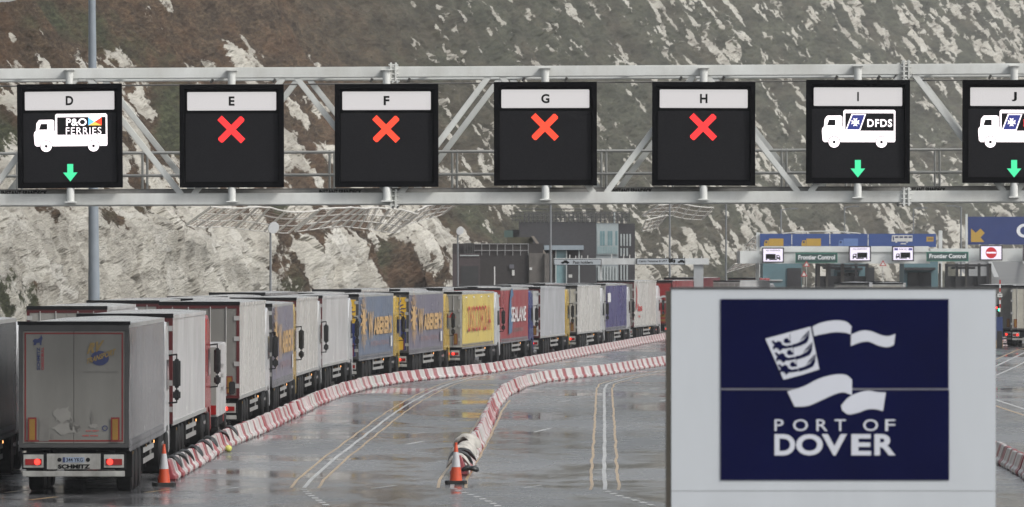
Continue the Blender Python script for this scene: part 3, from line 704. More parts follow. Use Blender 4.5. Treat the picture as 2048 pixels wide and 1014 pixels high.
def lorry(u, d, uf, label, sidem, rearm=white_door, framem=frame_red, cabm=None, typ='box', top=4.0, z0=1.12, tail=True, lead=True, length=13.6, vert=None, group='lorries queueing for the ferry', far=False, cable=None, lit=True, side_texts=(), rear_fn=None, markers=True, flat_rear=False):
    L = length
    Xr = (u - CX) * d / F
    sn = ((uf - CX) / F * (d + L) - Xr) / L
    th = math.asin(max(-.5, min(.5, sn)))
    # origin: rear centre
    c = Vector((Xr - 1.275 * math.cos(th), d + 1.275 * math.sin(th), 0))
    root = empty('articulated_lorry', c, -th, label, 'lorry', group)
    z1 = top + random.uniform(-.05, .07) * (d > 160)
    body = MB().box(-1.25, 1.25, .06, L, z0, z1 - .10).build('trailer_body', framem if typ == 'curtain' else sidem, root)
    rf = MB(); vs = []
    nx = 6
    for y in (0, L * .5, L):
        for i in range(nx + 1):
            x = -1.27 + 2.54 * i / nx; vs.append((x, y, z1 - .03 + .05 * math.sin(math.pi * i / nx) - (.015 if y == L * .5 and typ == 'curtain' else 0)))
    rf.add(vs, [(k * (nx + 1) + i, k * (nx + 1) + i + 1, (k + 1) * (nx + 1) + i + 1, (k + 1) * (nx + 1) + i) for k in range(2) for i in range(nx)])
    rf.build('roof', roof_m, root, smooth=True)
    for sx in (1, -1):
        MB().box(*sorted((sx * 1.252, sx * 1.277)), 0.0, L, z1 - .13, z1 - .03).build('roof_rail', rail_m if typ == 'curtain' else sidem, root)
        if typ == 'curtain':
            sd = curtain_side(sx * 1.252, .12, L - .12, z0 - .02, z1 - .13, seed=int(d)).build('side_curtain', sidem, root, smooth=True)
            if sx > 0 or not far:
                sb = MB()
                for k_ in range(int((L - .4) / .33)):
                    yy = .25 + k_ * .33
                    sb.box(*sorted((sx * 1.285, sx * 1.30)), yy, yy + .045, z0 - .12, z0 + .16)
                    sb.box(*sorted((sx * 1.285, sx * 1.315)), yy - .02, yy + .07, z0 + .04, z0 + .12)
                sb.box(*sorted((sx * 1.272, sx * 1.284)), .12, L - .12, z0 - .10, z0 - .03)
                sb.build('tie_straps', strap_m, root)
        else:
            corrugated_side(sx * 1.252, .05, L, z0, z1 - .13, n=34, amp=.001 if typ == 'box' else .006).build('side_panel', sidem, root)
            MB().box(*sorted((sx * 1.250, sx * 1.285)), .0, L, z0 - .06, z0 + .05).build('bottom_rail', rail_m, root)
    # rear: frame and two leaves
    fr = MB().box(-1.275, -1.18, -.03, .05, z0 - .02, z1 - .05).box(1.18, 1.275, -.03, .05, z0 - .02, z1 - .05).box(-1.18, 1.18, -.03, .05, z1 - .20, z1 - .05).box(-1.18, 1.18, -.03, .05, z0 - .02, z0 + .07)
    fr.build('rear_frame', framem, root)
    if not rear_fn or rear_fn.__name__ != 'rear_one': MB().box(-1.285, 1.285, -.05, .12, z1 - .10, z1 + .015).build('roof_edge_cap', darkm, root)
    for sx in (1, -1):
        dd_ = MB().box(*sorted((sx * .006, sx * 1.175)), -.015, .04, z0 + .08, z1 - .21).build('rear_door', rearm, root)
        if not flat_rear:
            br = MB()
            for xx in (.35, .85): br.tube((sx * xx, -.04, z0 + .05), (sx * xx, -.04, z1 - .15), .017, n=6)
            br.build('lock_rod', rail_m, dd_)
        hg = MB()
        for zz in (z0 + .3, z0 + 1.0, z0 + 1.8, z0 + 2.45): hg.box(*sorted((sx * 1.10, sx * 1.27)), -.045, -.03, zz, zz + .14)
        if not flat_rear: hg.build('hinge', rail_m, dd_)
        for nm_ in ('marker_board',):
            bd = MB().box(*sorted((sx * .86, sx * 1.06)), -.055, -.047, z0 + .12, z0 + .68).build(nm_, hazy_red, root)
            MB().box(*sorted((sx * .895, sx * 1.025)), -.062, -.056, z0 + .16, z0 + .64).build('marker_centre', hazy_yel, bd)
    # bumper, lamp boxes, underrun bar
    MB().box(-1.2, 1.2, -.02, .10, .60, .98).build('lamp_bar', darkm, root)
    MB().box(-1.18, 1.18, -.05, .02, .43, .56).build('underrun_bar', under_m, root, bevel=.01)
    for sx in (1, -1):
        lp = MB().box(*sorted((sx * .70, sx * 1.16)), -.05, -.021, .64, .94).build('lamp_box', under_m, root)
        MB().box(*sorted((sx * .74, sx * 1.12)), -.075, -.052, .70, .84).build('lamp_lens', tail_dim, lp)
        if tail: MB().lathe([(.01, -.09), (.07, -.085), (.07, -.076)], 'z', n=12).build('tail_light', tail_red if lit else tail_dim, lp).matrix_local = Matrix.Translation((sx * .84, 0, .77)) @ Matrix.Rotation(math.radians(-90), 4, 'X')
    np_ = MB().box(-.28, .28, -.045, -.022, .70, .84).build('number_plate', plate_y if far else plate_w, root)
    # chassis & running gear
    MB().box(-1.22, 1.22, .12, L - .1, z0 - .10, z0 - .03).box(-.5, .5, .3, L - 1.0, .72, z0 - .10).build('chassis', darkm, root)
    for k_, y in enumerate((2.3, 3.6, 4.9)):
        for sx in (1, -1): wheel(root, sx * 1.03, y, .5, sx, .36)
    for sx in (1, -1):
        for fy in (1.62, 5.55): MB().box(*sorted((sx * .84, sx * 1.24)), fy, fy + .04, .35, z0 - .1).build('mud_flap', rubber, root)
        MB().box(*sorted((sx * 1.19, sx * 1.225)), 5.9, 10.0, .50, .62).box(*sorted((sx * 1.19, sx * 1.225)), 5.9, 10.0, .76, .88).box(*sorted((sx*1.15,sx*1.189)), 6.3,6.36,.5,z0-.1).box(*sorted((sx*1.15,sx*1.189)), 9.5,9.56,.5,z0-.1).build('side_guard', rail_m, root)
        MB().box(*sorted((sx * .85, sx * 1.0)), 10.3, 10.45, .25, z0 - .1).build('landing_leg', darkm, root)
    if markers:
        for y in (1.9, 6.8, 9.8): MB().box(1.228, 1.245, y, y + .12, z0 - .24, z0 - .17).build('side_marker', amber if lit and y > 9 and not far else hazy_yel, root)
    if lead: build_cab(root, cabm or sidem, L + .75, far)
    if vert: vert(root, L, z0, z1)
    for (txt, y0, zz, wd, ht, m_, kw) in side_texts:
        kw = dict(kw); 
        lettering(txt, (1.30, y0, zz), Y_, Z_, wd, ht, m_, root, off=.012 + kw.pop('o', 0), **kw)
    if rear_fn: rear_fn(root, L, z0, z1)
    return root

lt_grey = side_mat('light_grey_curtain', (.20, .20, .21), .22, .3)
white_s = side_mat('white_trailer_side', (.52, .52, .52), .22, .18)
cream_s = side_mat('cream_trailer_side', (.50, .49, .465), .26, .2)
silver_s = side_mat('silver_trailer_side', (.43, .44, .46), .22, .18)
blue_s = side_mat('slate_blue_curtain', (.095, .125, .19), .3, .25)
mauve_s = side_mat('faded_mauve_curtain', (.125, .115, .16), .3, .3)
fade_s = side_mat('faded_blue_grey_curtain', (.15, .14, .19), .3, .45)
navy_s = side_mat('deep_blue_curtain', (.05, .045, .15), .28, .2)
yellow_s = side_mat('yellow_curtain', (.56, .43, .095), .3, .2)
red_s = side_mat('red_curtain', (.24, .02, .026), .32, .25)
dred_s = side_mat('dark_red_trailer', (.20, .012, .015), .32, .3)
dark_s = side_mat('dark_grey_curtain', (.05, .055, .06), .25, .3)
cab_white = M('white_cab_paint', (.55, .56, .57), .25, var=.08, grime=.3, coat=.3)
cab_yel = M('yellow_cab_paint', (.46, .32, .07), .25, var=.08, grime=.2, coat=.3)
cab_red = M('red_cab_paint', (.30, .02, .02), .25, var=.08, grime=.2, coat=.3)
cab_blue = M('blue_cab_paint', (.025, .04, .16), .25, var=.08, grime=.2, coat=.3)
t_org = M('faded_orange_ink', (.46, .29, .12), .4, var=.25)
t_yel = M('yellow_ink', (.62, .38, .03), .4, var=.1)
t_red = M('red_ink', (.40, .02, .02), .4, var=.15)
t_wht = M('white_ink', (.60, .60, .60), .4, var=.15)
t_blu = M('sea_blue_ink', (.05, .12, .22), .4, var=.15)
t_nvy = M('navy_ink', (.02, .03, .10), .4, var=.15)
t_gry = M('faint_grey_ink', (.14, .135, .125), .5, var=.3)
t_gld = M('dull_gold_ink', (.22, .15, .05), .5, var=.3)

def sun_emblem(O, R, U, r, mat, root, off=.03, face=True):
    pl = [circ(0, 0, r * .42, 20)]
    for i in range(16):
        a = 2 * math.pi * i / 16; ln = r * (1.0 if i % 2 == 0 else .82); wv = .18
        p = lambda rr, aa: (rr * math.cos(aa), rr * math.sin(aa))
        pl.append([p(r * .47, a - .10), p(r * .62, a - .05 + wv * .5), p(r * .8, a + .02), p(ln, a + wv), p(r * .78, a + .12), p(r * .62, a + .13 + wv * .4), p(r * .47, a + .10)])
    flat(pl, O, R, U, mat, root, 'sun_emblem', off=off)
def rear_one(root, L, z0, z1):
    R, U = X_, Z_; y = -.03
    # red tape border
    tp = MB()
    a, b_, c, d_ = -1.14, 1.14, z0 + .12, z1 - .24; tw = .035
    for (p, q, r_, s_) in ((a, b_, c, c + tw), (a, b_, d_ - tw, d_), (a, a + tw, c + tw, d_ - tw), (b_ - tw, b_, c + tw, d_ - tw)): tp.box(p, q, -.022, -.016, r_, s_)
    tp.build('reflective_tape', hazy_red, root)
    wd = .14
    lettering('SCHMITZ', (-.78, -.02, 2.90), Z_, -X_, .52, .075, t_nvy, root, bold=.03)
    lettering('CARGOBULL', (-.69, -.02, 2.90), Z_, -X_, .52, .065, M('dull_red_ink', (.25, .02, .03), .5), root, bold=.03)
    flat([[(-.13,.0),(-.12,.06),(-.15,.10),(-.10,.15),(-.04,.14),(.02,.17),(.05,.24),(.08,.16),(.06,.10),(.05,.0),(.02,.0),(.01,.06),(-.06,.05),(-.08,0)]], (-.80, -.02, 3.47), X_, Z_, t_nvy, root, 'elephant_emblem')
    flat([circ(0, 0, .21, 24, .17)], (.60, -.02, 3.17), X_, Z_, t_nvy, root, 'globe_emblem', off=.010)
    lettering('RV', (.30, -.02, 3.26), Vector((.97, 0, .22)), Z_, .42, .24, t_gld, root, bold=.05, shear=.4, off=.016)
    lettering('TRANSPORT', (.30, -.02, 3.03), Vector((.94, 0, .33)), Z_, .72, .13, t_gld, root, bold=.04, shear=.3, off=.020)
    lettering('www.rvtransport.lt', (.22, -.02, 2.82), X_, Z_, .78, .07, t_gry, root, bold=.01)
    # scuffs and repair patches
    rr = random.Random(4)
    for (cx, cz, rx, rz, m_) in ((-.24, 1.86, .20, .19, M('pale_scuff', (.20,.195,.18), .6)), (-.18, 1.55, .26, .15, M('pale_scuff', (0,0,0))), (-.06, 1.62, .05, .16, t_gry), (.07, 1.62, .09, .14, t_gry), (.46, 1.60, .10, .05, M('pale_scuff', (0,0,0))), (.42, 1.78, .03, .16, t_gry), (-.5, 1.35, .03, .08, t_gry)):
        pts = [(rx * math.cos(t_) * (1 + .35 * rr.uniform(-1, 1)), rz * math.sin(t_) * (1 + .35 * rr.uniform(-1, 1))) for t_ in [2 * math.pi * i / 18 for i in range(18)]]
        flat([pts], (cx, -.02, cz), X_, Z_, m_, root, 'scuff_mark', off=.008)
    flat([rect(0, 0, .22, .56)], (-.80, -.02, z0 + .13), X_, Z_, t_gry, root, 'dirt_panel', off=.008)
    flat(ring(0, 0, .045, .065, 16), (.72, -.02, 1.55), X_, Z_, t_nvy, root, 'round_sticker', off=.012)
    lettering('EASY RENT', (.28, -.02, 1.47), X_, Z_, .30, .035, t_red, root, bold=.01)
    lettering('trailer service', (.20, -.02, 1.36), X_, Z_, .36, .045, t_red, root, bold=.01)
    MB().box(-.62, .62, -.05, -.021, .60, .96).build('plate_panel', under_m, root)
    lettering('SCHMITZ', (-.36, -.05, .615), X_, Z_, .74, .10, ink, root, bold=.05)
    flat([rect(0, 0, .5, .12)], (-.25, -.05, .76), X_, Z_, M('blue_grey_plate', (.22, .27, .36), .4), root, 'plate_face', off=.010)
    flat([rect(0, 0, .05, .12)], (-.25, -.05, .76), X_, Z_, t_nvy, root, 'plate_band', off=.014)
    lettering('344 YKG', (-.17, -.05, .775), X_, Z_, .38, .09, ink, root, bold=.01, off=.014)
    for sx in (-1, 1): flat([circ(0, 0, .05, 10)], (sx * .33, -.05, .82), X_, Z_, darkm, root, 'plate_lamp', off=.010)
    MB().box(-1.30, 1.30, -.06, .12, z1 - .06, z1 + .02).build('roof_edge_cap', darkm, root)

Q_ = 'lorries queueing for the ferry'
lorry(258, 121.5, 329, 'curtain sided lorry nearest the camera, dirty grey doors with red tape and SCHMITZ bumper', lt_grey, grey_door, frame_grey, cab_white, 'curtain', rear_fn=rear_one, flat_rear=True)
lorry(345.5, 139.5, 412, 'white box lorry with dark red hinge frame just ahead of the SCHMITZ bumper lorry', white_s, white_door, frame_red, cab_red, 'box', top=4.02)
# short van-bodied lorry
def small_lorry():
    d = 158.0; u, uf = 437, 452
    Xr = (u - CX) * d / F; L = 4.6; sn = ((uf - CX) / F * (d + L) - Xr) / L; th = math.asin(sn)
    root = empty('box_van', (Xr - 1.05, d, 0), -th, 'small white box van squeezed between two tall white box lorries', 'van', None)
    MB().box(-1.0, 1.05, 0, L, .75, 2.95).build('box_body', white_s, root, bevel=.03)
    MB().box(-.98, .98, -.03, -.002, .8, 2.85).build('rear_door', white_door, root)
    MB().prism([(0, .45), (0, 2.1), (.5, 2.15), (1.1, 1.5), (1.8, 1.2), (1.85, .45)], (-.95, L + .05, 0), Y_, Z_, X_, 1.9).build('cab', cab_red, root, bevel=.03)
    MB().box(-.95, .95, 0, L, .45, .74).build('chassis', darkm, root)
    for sx in (1, -1):
        wheel(root, sx * .88, 1.0, .36, sx, .24); wheel(root, sx * .88, L + 1.0, .36, sx, .24)
        MB().box(*sorted((sx * .75, sx * .98)), -.05, -.031, .82, 1.1).build('tail_lamp', tail_dim, root)
    mm = MB().box(1.1, 1.3, L + .7, L + .8, 1.3, 1.7).build('mirror', mirror_m, root, bevel=.03)
    MB().tube((.95, L + .75, 1.5), (1.12, L + .75, 1.5), .02, n=6).build('mirror_arm', darkm, mm)
    for z_ in (1.5, 1.9, 2.2): lettering('SERVICE', (1.055, 1.2, z_), Y_, Z_, 1.6, .12, t_gry, root)
small_lorry()
def open_hinges(root, L, z0, z1): pass
lorry(479, 166.5, 532, 'tall white ribbed refrigerated lorry with wide grey doors in a dark red frame', cream_s, grey_door, frame_red, cab_white, 'reefer', top=4.12)
def wab(sc=1.0, faint=False):
    def f(root, L, z0, z1):
        m_ = t_org
        sun_emblem((1.30, 1.6, 2.75), Y_, Z_, 1.45, m_, root)
        lettering("W", (1.30, 3.2, 1.95), Y_, Z_, 2.0, 1.25, m_, root, bold=.03, off=.03)
        lettering("ABERER'S", (1.30, 5.3, 2.12), Y_, Z_, 7.3, .85, m_, root, bold=.05, off=.03)
        lettering("INTERNATIONAL", (1.30, 4.2, 1.62), Y_, Z_, 7.2, .22, M('faint_mauve_ink', (.28, .17, .17), .5), root, bold=0, off=.03)
        # rear livery
        flat([rect(-1.15, z0 + 1.6, 1.15, z1 - .24)], (0, -.02, 0), X_, Z_, t_yel if not faint else t_yel, root, 'yellow_door_panel', off=.008)
        sun_emblem((.55, -.02, 3.18), X_, Z_, .66, t_nvy, root, off=.014)
        flat([rect(-1.15, z0 + .1, 1.15, z0 + 1.58)], (0, -.02, 0), X_, Z_, cab_blue, root, 'blue_door_panel', off=.008)
        flat([rect(.55, z0 + .12, 1.0, z0 + .75)], (0, -.02, 0), X_, Z_, t_yel, root, 'yellow_marker', off=.045)
        flat([rect(12.0, 1.5, 12.6, 2.0)], (1.30, 0, 0), Y_, Z_, t_wht, root, 'pale_sticker', off=.03)
    return f
lorry(544, 184, 586.5, 'faded blue grey curtain lorry with ghostly orange lettering behind the tall refrigerated lorry', fade_s, white_door, frame_grey, cab_yel, 'curtain', vert=lambda r, L, a, b_: (wab()(r, L, a, b_)))
lorry(592.5, 201.5, 636.5, 'off white box lorry with red top lamp, left of the two plain pale boxes', cream_s, white_door, frame_red, cab_white, 'box', top=4.05)
lorry(644.5, 218.5, 697, 'clean white box lorry directly behind the first blue sun emblem curtain lorry', white_s, white_door, frame_red, cab_white, 'box', top=4.05)
lorry(717, 235.5, 787, 'slate blue curtain lorry with orange sun and lettering and yellow cab', blue_s, white_door, frame_grey, cab_yel, 'curtain', vert=wab(), top=4.05)
lorry(817.5, 252.5, 887, 'mauve grey curtain lorry with orange sun and lettering next behind the yellow lorry', mauve_s, white_door, frame_grey, cab_yel, 'curtain', vert=wab(), top=4.0)
def disc(root, L, z0, z1):
    lettering('DIA', (.18, -.02, 2.62), X_, Z_, .80, .26, t_red, root, bold=.04)
    for y in (1.5, 4.6, 7.7, 10.8): MB().box(1.28, 1.292, y, y + .5, z1 - .32, z1 - .24).build('curtain_tab', t_wht, root)
lorry(923.5, 269.5, 988.5, 'bright yellow curtain lorry lettered in red capitals', yellow_s, white_door, frame_white, cab_white, 'curtain', vert=disc, side_texts=[('DISCORDIA', 2.0, 1.85, 9.6, 1.35, t_red, dict(bold=.0, o=.05, space=1.15))], top=3.98)
def sea(root, L, z0, z1):
    flat([[(0,0),(1.6,.15),(2.0,1.0),(1.4,1.1),(1.2,2.0),(2.3,2.2),(1.7,2.6),(.9,2.45),(.4,1.8),(.1,.9)]], (1.30, 3.6, 1.45), Y_, Z_, t_blu, root, 'seahorse_emblem', off=.025)
lorry(1000.5, 287.5, 1057, 'red curtain lorry with blue emblem and white lettering ahead of the yellow lorry', red_s, M('red_doors', (.26, .015, .015), .4, var=.15), cab_red, cab_blue, 'curtain', vert=sea, side_texts=[('SEALANE', 4.6, 2.15, 7.2, .85, t_wht, dict(bold=.02, o=.03)), ('LOGISTICS', 5.6, 1.6, 4.6, .2, t_gry, dict(o=.03))], top=4.05)
lorry(1080.5, 305.5, 1130.5, 'plain silver white box lorry with yellow cab ahead of the red curtain lorry', silver_s, M('bright_white_doors', (.55,.55,.54), .4, var=.1), frame_red, cab_yel, 'box', top=4.08)
lorry(1154.5, 323.5, 1201, 'pale ribbed refrigerated lorry with cream doors behind the deep blue lorry', cream_s, M('cream_doors', (.42,.40,.34), .45, var=.15), frame_grey, cab_white, 'reefer', top=4.1)
def blu(root, L, z0, z1):
    flat([rect(0, 0, 1.9, .6)], (1.30, .9, 2.9), Y_, Z_, t_wht, root, 'pale_panel', off=.03)
lorry(1211, 341, 1253.5, 'deep blue curtain lorry between two pale box lorries', navy_s, white_door, frame_white, cab_white, 'curtain', vert=blu, top=4.1)
def lst(root, L, z0, z1):
    flat([[(0,0),(.7,.2),(.9,1.3),(.2,1.9),(.5,1.0)]], (1.27, .9, 2.2), Y_, Z_, t_red, root, 'red_swoosh', off=.02)
    lettering('las', (1.27, 2.2, 2.15), Y_, Z_, 2.6, .5, t_red, root, off=.02); lettering('log', (1.27, 2.4, 1.7), Y_, Z_, 1.2, .2, t_red, root, off=.02)
lorry(1268, 358, 1313, 'last pale box lorry before the white board, small red mark on its side', cream_s, white_door, frame_red, cab_white, 'box', vert=lst, top=4.2)
def redp(root, L, z0, z1):
    lettering('P O', (-.4, -.02, 2.6), X_, Z_, 1.45, .55, t_wht, root, bold=.05)
    flat([rect(-1.1, 1.3, 1.1, 1.45), rect(-1.1, 1.6, 1.1, 1.8)], (0, -.02, 0), X_, Z_, hazy_yel, root, 'yellow_stripe', off=.014)
red_doors = M('red_doors', (0, 0, 0))
lorry(1345, 375, 1400, 'dark red lorry with white letter on its rear, half hidden by the white board', dred_s, red_doors, frame_red, cab_red, 'box', rear_fn=redp, top=4.25, flat_rear=True, far=True)

# second lane, to the left
lorry(-62, 121, 33, 'dark grey curtain lorry cut by the left edge of the picture', dark_s, grey_door, frame_grey, cab_white, 'curtain', group=Q_)
lorry(214, 167, 272, 'pale roofed lorry with dark roof edge, showing above the SCHMITZ bumper lorry', white_s, white_door, frame_red, cab_white, 'box', top=3.98, far=True)
lorry(318, 185.5, 361, 'pale roofed lorry seen mostly as roof, behind the second white box lorry', cream_s, white_door, frame_red, cab_white, 'curtain', top=4.0, far=True)
left = [(385, 203, 'roof of a white lorry left of the tall refrigerated lorry', white_s), (455, 220.5, 'roof of a silver lorry behind the faded blue grey lorry', silver_s),
        (530, 238, 'roof of a grey lorry left of the plain pale boxes', lt_grey), (628, 255.5, 'roof of a lorry left of the slate blue curtain lorry', white_s), (722, 273, 'pale roof left of the mauve grey curtain lorry', cream_s),
        (800, 290, 'long pale lorry roof left of the yellow curtain lorry', silver_s), (885, 308, 'dark edged lorry roof left of the red curtain lorry', white_s), (955, 326, 'white lorry roof left of the silver white box lorry', white_s),
        (1022, 343, 'silver lorry roof left of the pale ribbed refrigerated lorry', silver_s), (1090, 360, 'grey lorry roof left of the deep blue lorry', lt_grey), (1150, 377, 'pale lorry roof left of the last pale box lorry', cream_s)]
for (u, d, lb, m_) in left:
    uu = (lambda x: x)(u)
    # heading matches the neighbouring queue
    Xr = (u - CX) * d / F; hd = .055 + .0004 * (d - 200)
    uf = CX + (Xr + 13.6 * hd) / (d + 13.6) * F
    lorry(u, d, uf, lb, m_, white_door, frame_grey, cab_white, 'box', top=4.0, far=True, lit=False, markers=False)
# lorries at the control plaza, seen above and beside the board
lorry(1300 + 95, 396, 1440, 'maroon trailer behind the last pale box lorry, roof level with the board', M('maroon_trailer', (.12, .02, .025), .4, var=.2), red_doors, frame_red, cab_red, 'box', top=4.35, far=True, lit=False)
lorry(1480, 405, 1540, 'white lorry showing above the top left of the white board', white_s, white_door, frame_white, cab_white, 'box', top=4.1, far=True, lit=False)
def euro(root, L, z0, z1):
    lettering('European', (-.95, -.02, 3.5), X_, Z_, 1.7, .25, t_yel, root, bold=.02); lettering('ESF', (.35, -.02, 3.92), X_, Z_, .5, .14, t_wht, root)
lorry(1519, 420, 1585, 'bright red lorry with yellow lettering above the middle of the white board', side_mat('bright_red_trailer', (.38, .02, .02)), red_doors, frame_red, cab_red, 'box', top=4.3, far=True, lit=False, rear_fn=euro, flat_rear=True)
lorry(1738, 385, 1745, 'grey boxed lorry showing over the right half of the white board', silver_s, white_door, frame_grey, cab_white, 'box', top=4.02, far=True, lit=False)
lorry(1806, 400, 1812, 'cream doored lorry over the right half of the board beside a grey one', white_s, M('cream_doors', (0,0,0)), frame_white, cab_white, 'box', top=4.0, far=True)
def rt(root, L, z0, z1):
    flat([[(0,0),(.25,.2),(.3,.5),(.1,.3)]], (.55, -.02, 2.9), X_, Z_, t_gry, root, 'grey_mark', off=.014); lettering('CARGO', (.75, -.02, 2.0), Z_, -X_, .7, .14, t_gry, root)
lorry(2016 + 10, 345, 2032, 'grey doored lorry beside the barrier pole at the right edge', silver_s, grey_door, frame_grey, cab_white, 'box', top=4.05, far=True, rear_fn=rt, flat_rear=True)
lorry(2100, 342, 2104, 'cream doored lorry with a lit red tail lamp, cut by the right edge', cream_s, M('cream_doors', (0,0,0)), frame_grey, cab_white, 'box', top=4.0, far=True)

# ------------------------------------------------------------------ barriers
br_red = [M('faded_red_plastic_%s' % n, c, .38, var=.2, scale=3, grime=.4, gcol=(.3, .24, .22)) for n, c in (('a', (.23, .025, .035)), ('b', (.25, .06, .07)), ('c', (.22, .016, .026)))]
br_wht = [M('dull_white_plastic_%s' % n, c, .38, var=.15, scale=3, grime=.5, gcol=(.2, .18, .165)) for n, c in (('a', (.48, .45, .44)), ('b', (.42, .41, .39)), ('c', (.46, .36, .36)))]
UL = 1.05
def barrier_mesh():
    b_ = MB(); hL = UL / 2 - .012
    # profile across (x), with ends raked so the units lock together
    prof = [(-.24, .04), (-.23, .12), (-.165, .18), (-.065, .48), (-.045, .51), (.045, .51), (.065, .48), (.165, .18), (.23, .12), (.24, .04)]
    vs = []
    ys = [-hL, -hL + .05, -.09, -.05, .05, .09, hL - .05, hL]
    for i, y in enumerate(ys):
        for (x, z) in prof:
            k = .93 if i in (0, 7) else (.90 if i in (3, 4) and z < .5 else 1)
            rake = (.10 if i < 2 else .10 if i > 5 else 0) * (z / .6)
            vs.append((x * k, y + rake, z))
    n = len(prof); fs = []
    for i in range(len(ys) - 1):
        for j in range(n): fs.append((i * n + j, i * n + (j + 1) % n, (i + 1) * n + (j + 1) % n, (i + 1) * n + j))
    fs += [tuple(range(n))[::-1], tuple(range((len(ys) - 1) * n, len(ys) * n))]
    b_.add(vs, fs); b_.box(-.22, -.05, -hL + .06, -.2, 0, .04).box(.05, .22, -hL + .06, -.2, 0, .04).box(-.22, -.05, .2, hL - .06, 0, .04).box(.05, .22, .2, hL - .06, 0, .04)
    return b_
_bm = {}; _tmpl = []
def barrier_row(pts, grp, lr, lw, stuff=False, limit=999):
    path = interp_path(pts, .25); s = 0; acc = 0; out = []; last = path[0]
    cum = [0]
    for i in range(1, len(path)): cum.append(cum[-1] + (path[i] - path[i - 1]).length)
    n = int(cum[-1] / UL); xs = [p.x for p in path]; ys = [p.y for p in path]
    placed = []; far_v = MB(); fm = []
    for k in range(n):
        rs = .36; pr_ = 2 * UL * (k // 2); s0, s1 = (pr_, pr_ + 2 * UL * rs) if k % 2 == 0 else (pr_ + 2 * UL * rs, pr_ + 2 * UL); fy = (s1 - s0) / UL
        p = Vector((np.interp(s0, cum, xs), np.interp(s0, cum, ys), 0)); q = Vector((np.interp(s1, cum, xs), np.interp(s1, cum, ys), 0))
        c = (p + q) / 2; a = math.atan2(q.y - p.y, q.x - p.x) - math.pi / 2
        if k >= limit:
            if not stuff: break
            if not _tmpl: _tmpl.append(barrier_mesh())
            mt = Matrix.Translation(c) @ Matrix.Rotation(a, 4, 'Z') @ Matrix.Scale(fy, 4, (0, 1, 0)); far_v.add([mt @ Vector(v) for v in _tmpl[0].v], _tmpl[0].f); fm.append((len(_tmpl[0].f), k % 2)); continue
        mats = br_red if k % 2 == 0 else br_wht; mi = random.choice((0, 0, 1, 2)); key = (k % 2, mi)
        if key not in _bm:
            o = barrier_mesh().build('traffic_barrier', mats[mi], None, bevel=.012, seg=1); _bm[key] = o.data
        else: o = link('traffic_barrier', _bm[key])
        o.scale = (1, fy, random.uniform(.97, 1.03)); o.location = c + Vector((random.uniform(-.03, .03), 0, 0)); o.rotation_euler = (random.uniform(-.01, .01), random.uniform(-.015, .015), a + random.uniform(-.03, .03))
        tag(o, lr if k % 2 == 0 else lw, 'barrier', grp); placed.append(o)
    if fm:
        me = far_v.mesh('traffic_barriers'); me.materials.append(br_red[0]); me.materials.append(br_wht[0])
        mi = [c_ for n_, c_ in fm for _ in range(n_)]; me.polygons.foreach_set('material_index', mi)
        tag(link('traffic_barriers', me), kind='stuff')
    return placed
b1 = [G(*p) for p in [(334,962),(400,925),(450,893),(531,860),(585,833),(632,810),(680,792),(727,778),(790,767),(853,759.5),(921,752.5),(982,746),(1043,735),(1104,723),(1165,711),(1226,700),(1275,690),(1331,680),(1400,672)]]
row1 = barrier_row(b1, 'barriers beside the lorry queue', 'red plastic barrier unit in the long row beside the lorry queue', 'white plastic barrier unit in the long row beside the lorry queue', stuff=True, limit=145)
b2 = [G(*p) for p in [(920,952),(938,918),(960,880),(975,845),(988,815),(1008,793),(1040,776),(1086,764.5),(1120,759.5),(1160,755.5),(1200,751),(1240,745),(1280,738),(1333,730),(1400,722)]]
row2 = barrier_row(b2, 'barriers in the row behind the middle cone', 'red plastic barrier unit in the curving row behind the middle cone', 'white plastic barrier unit in the curving row behind the middle cone', stuff=True, limit=100)
b3 = [G(*p) for p in [(1950,897),(1996,921),(2048,948),(2110,985)]]
row3 = barrier_row(b3, 'barriers at the lower right edge', 'red plastic barrier unit at the lower right edge', 'white plastic barrier unit at the lower right edge')
# far barrier run beyond: joined into one mass once past the nearest three hundred
b4 = [G(*p) for p in [(1960,689),(1996,684),(2048,677),(2120,668)]]
far_ = barrier_row(b4, 'barriers at the right edge by the traffic light', 'red plastic barrier unit in the far row below the right edge traffic light', 'white plastic barrier unit in the far row below the right edge traffic light', limit=16)

# ------------------------------------------------------------------ sandbags, cones, ball
bag_blk = M('wet_black_sandbag', (.022, .024, .026), .5, var=.3, bump=.01, scale=6)
bag_wht = M('wet_white_sandbag', (.46, .44, .40), .55, var=.25, bump=.01, scale=6, grime=.4)
def bag(loc, rz, mat, label, grp, seed, sc=(.42, .24, .12), drape=.30):
    b_ = MB(); n, m_ = 18, 10; vs = []; r = random.Random(seed)
    for i in range(n + 1):
        f = i / n * 2 - 1
        for j in range(m_):
            a = 2 * math.pi * j / m_; prof = max(.02, (1 - abs(f) ** 4)) ** .5 * (1 - .25 * math.exp(-(f * 4) ** 2))
            x = f * sc[0]; y = math.cos(a) * sc[1] * .5 * prof; z = math.sin(a) * sc[2] * .5 * prof
            z -= drape * abs(f) ** 1.6; x *= (1 - .25 * abs(f))
            k = 1 + .18 * mnoise.noise(Vector((x * 5 + seed, y * 7, z * 6)))
            vs.append((x, y * k, z + .02 * mnoise.noise(Vector((x * 9, y * 9, seed)))))
    fs = [(i * m_ + j, i * m_ + (j + 1) % m_, (i + 1) * m_ + (j + 1) % m_, (i + 1) * m_ + j) for i in range(n) for j in range(m_)]
    fs += [tuple(range(m_))[::-1], tuple(range(n * m_, (n + 1) * m_))]
    b_.add(vs, fs); o = b_.build('sandbag', mat, None, smooth=True); o.location = loc; o.rotation_euler = (0, 0, rz); tag(o, label, 'sandbag', grp); return o
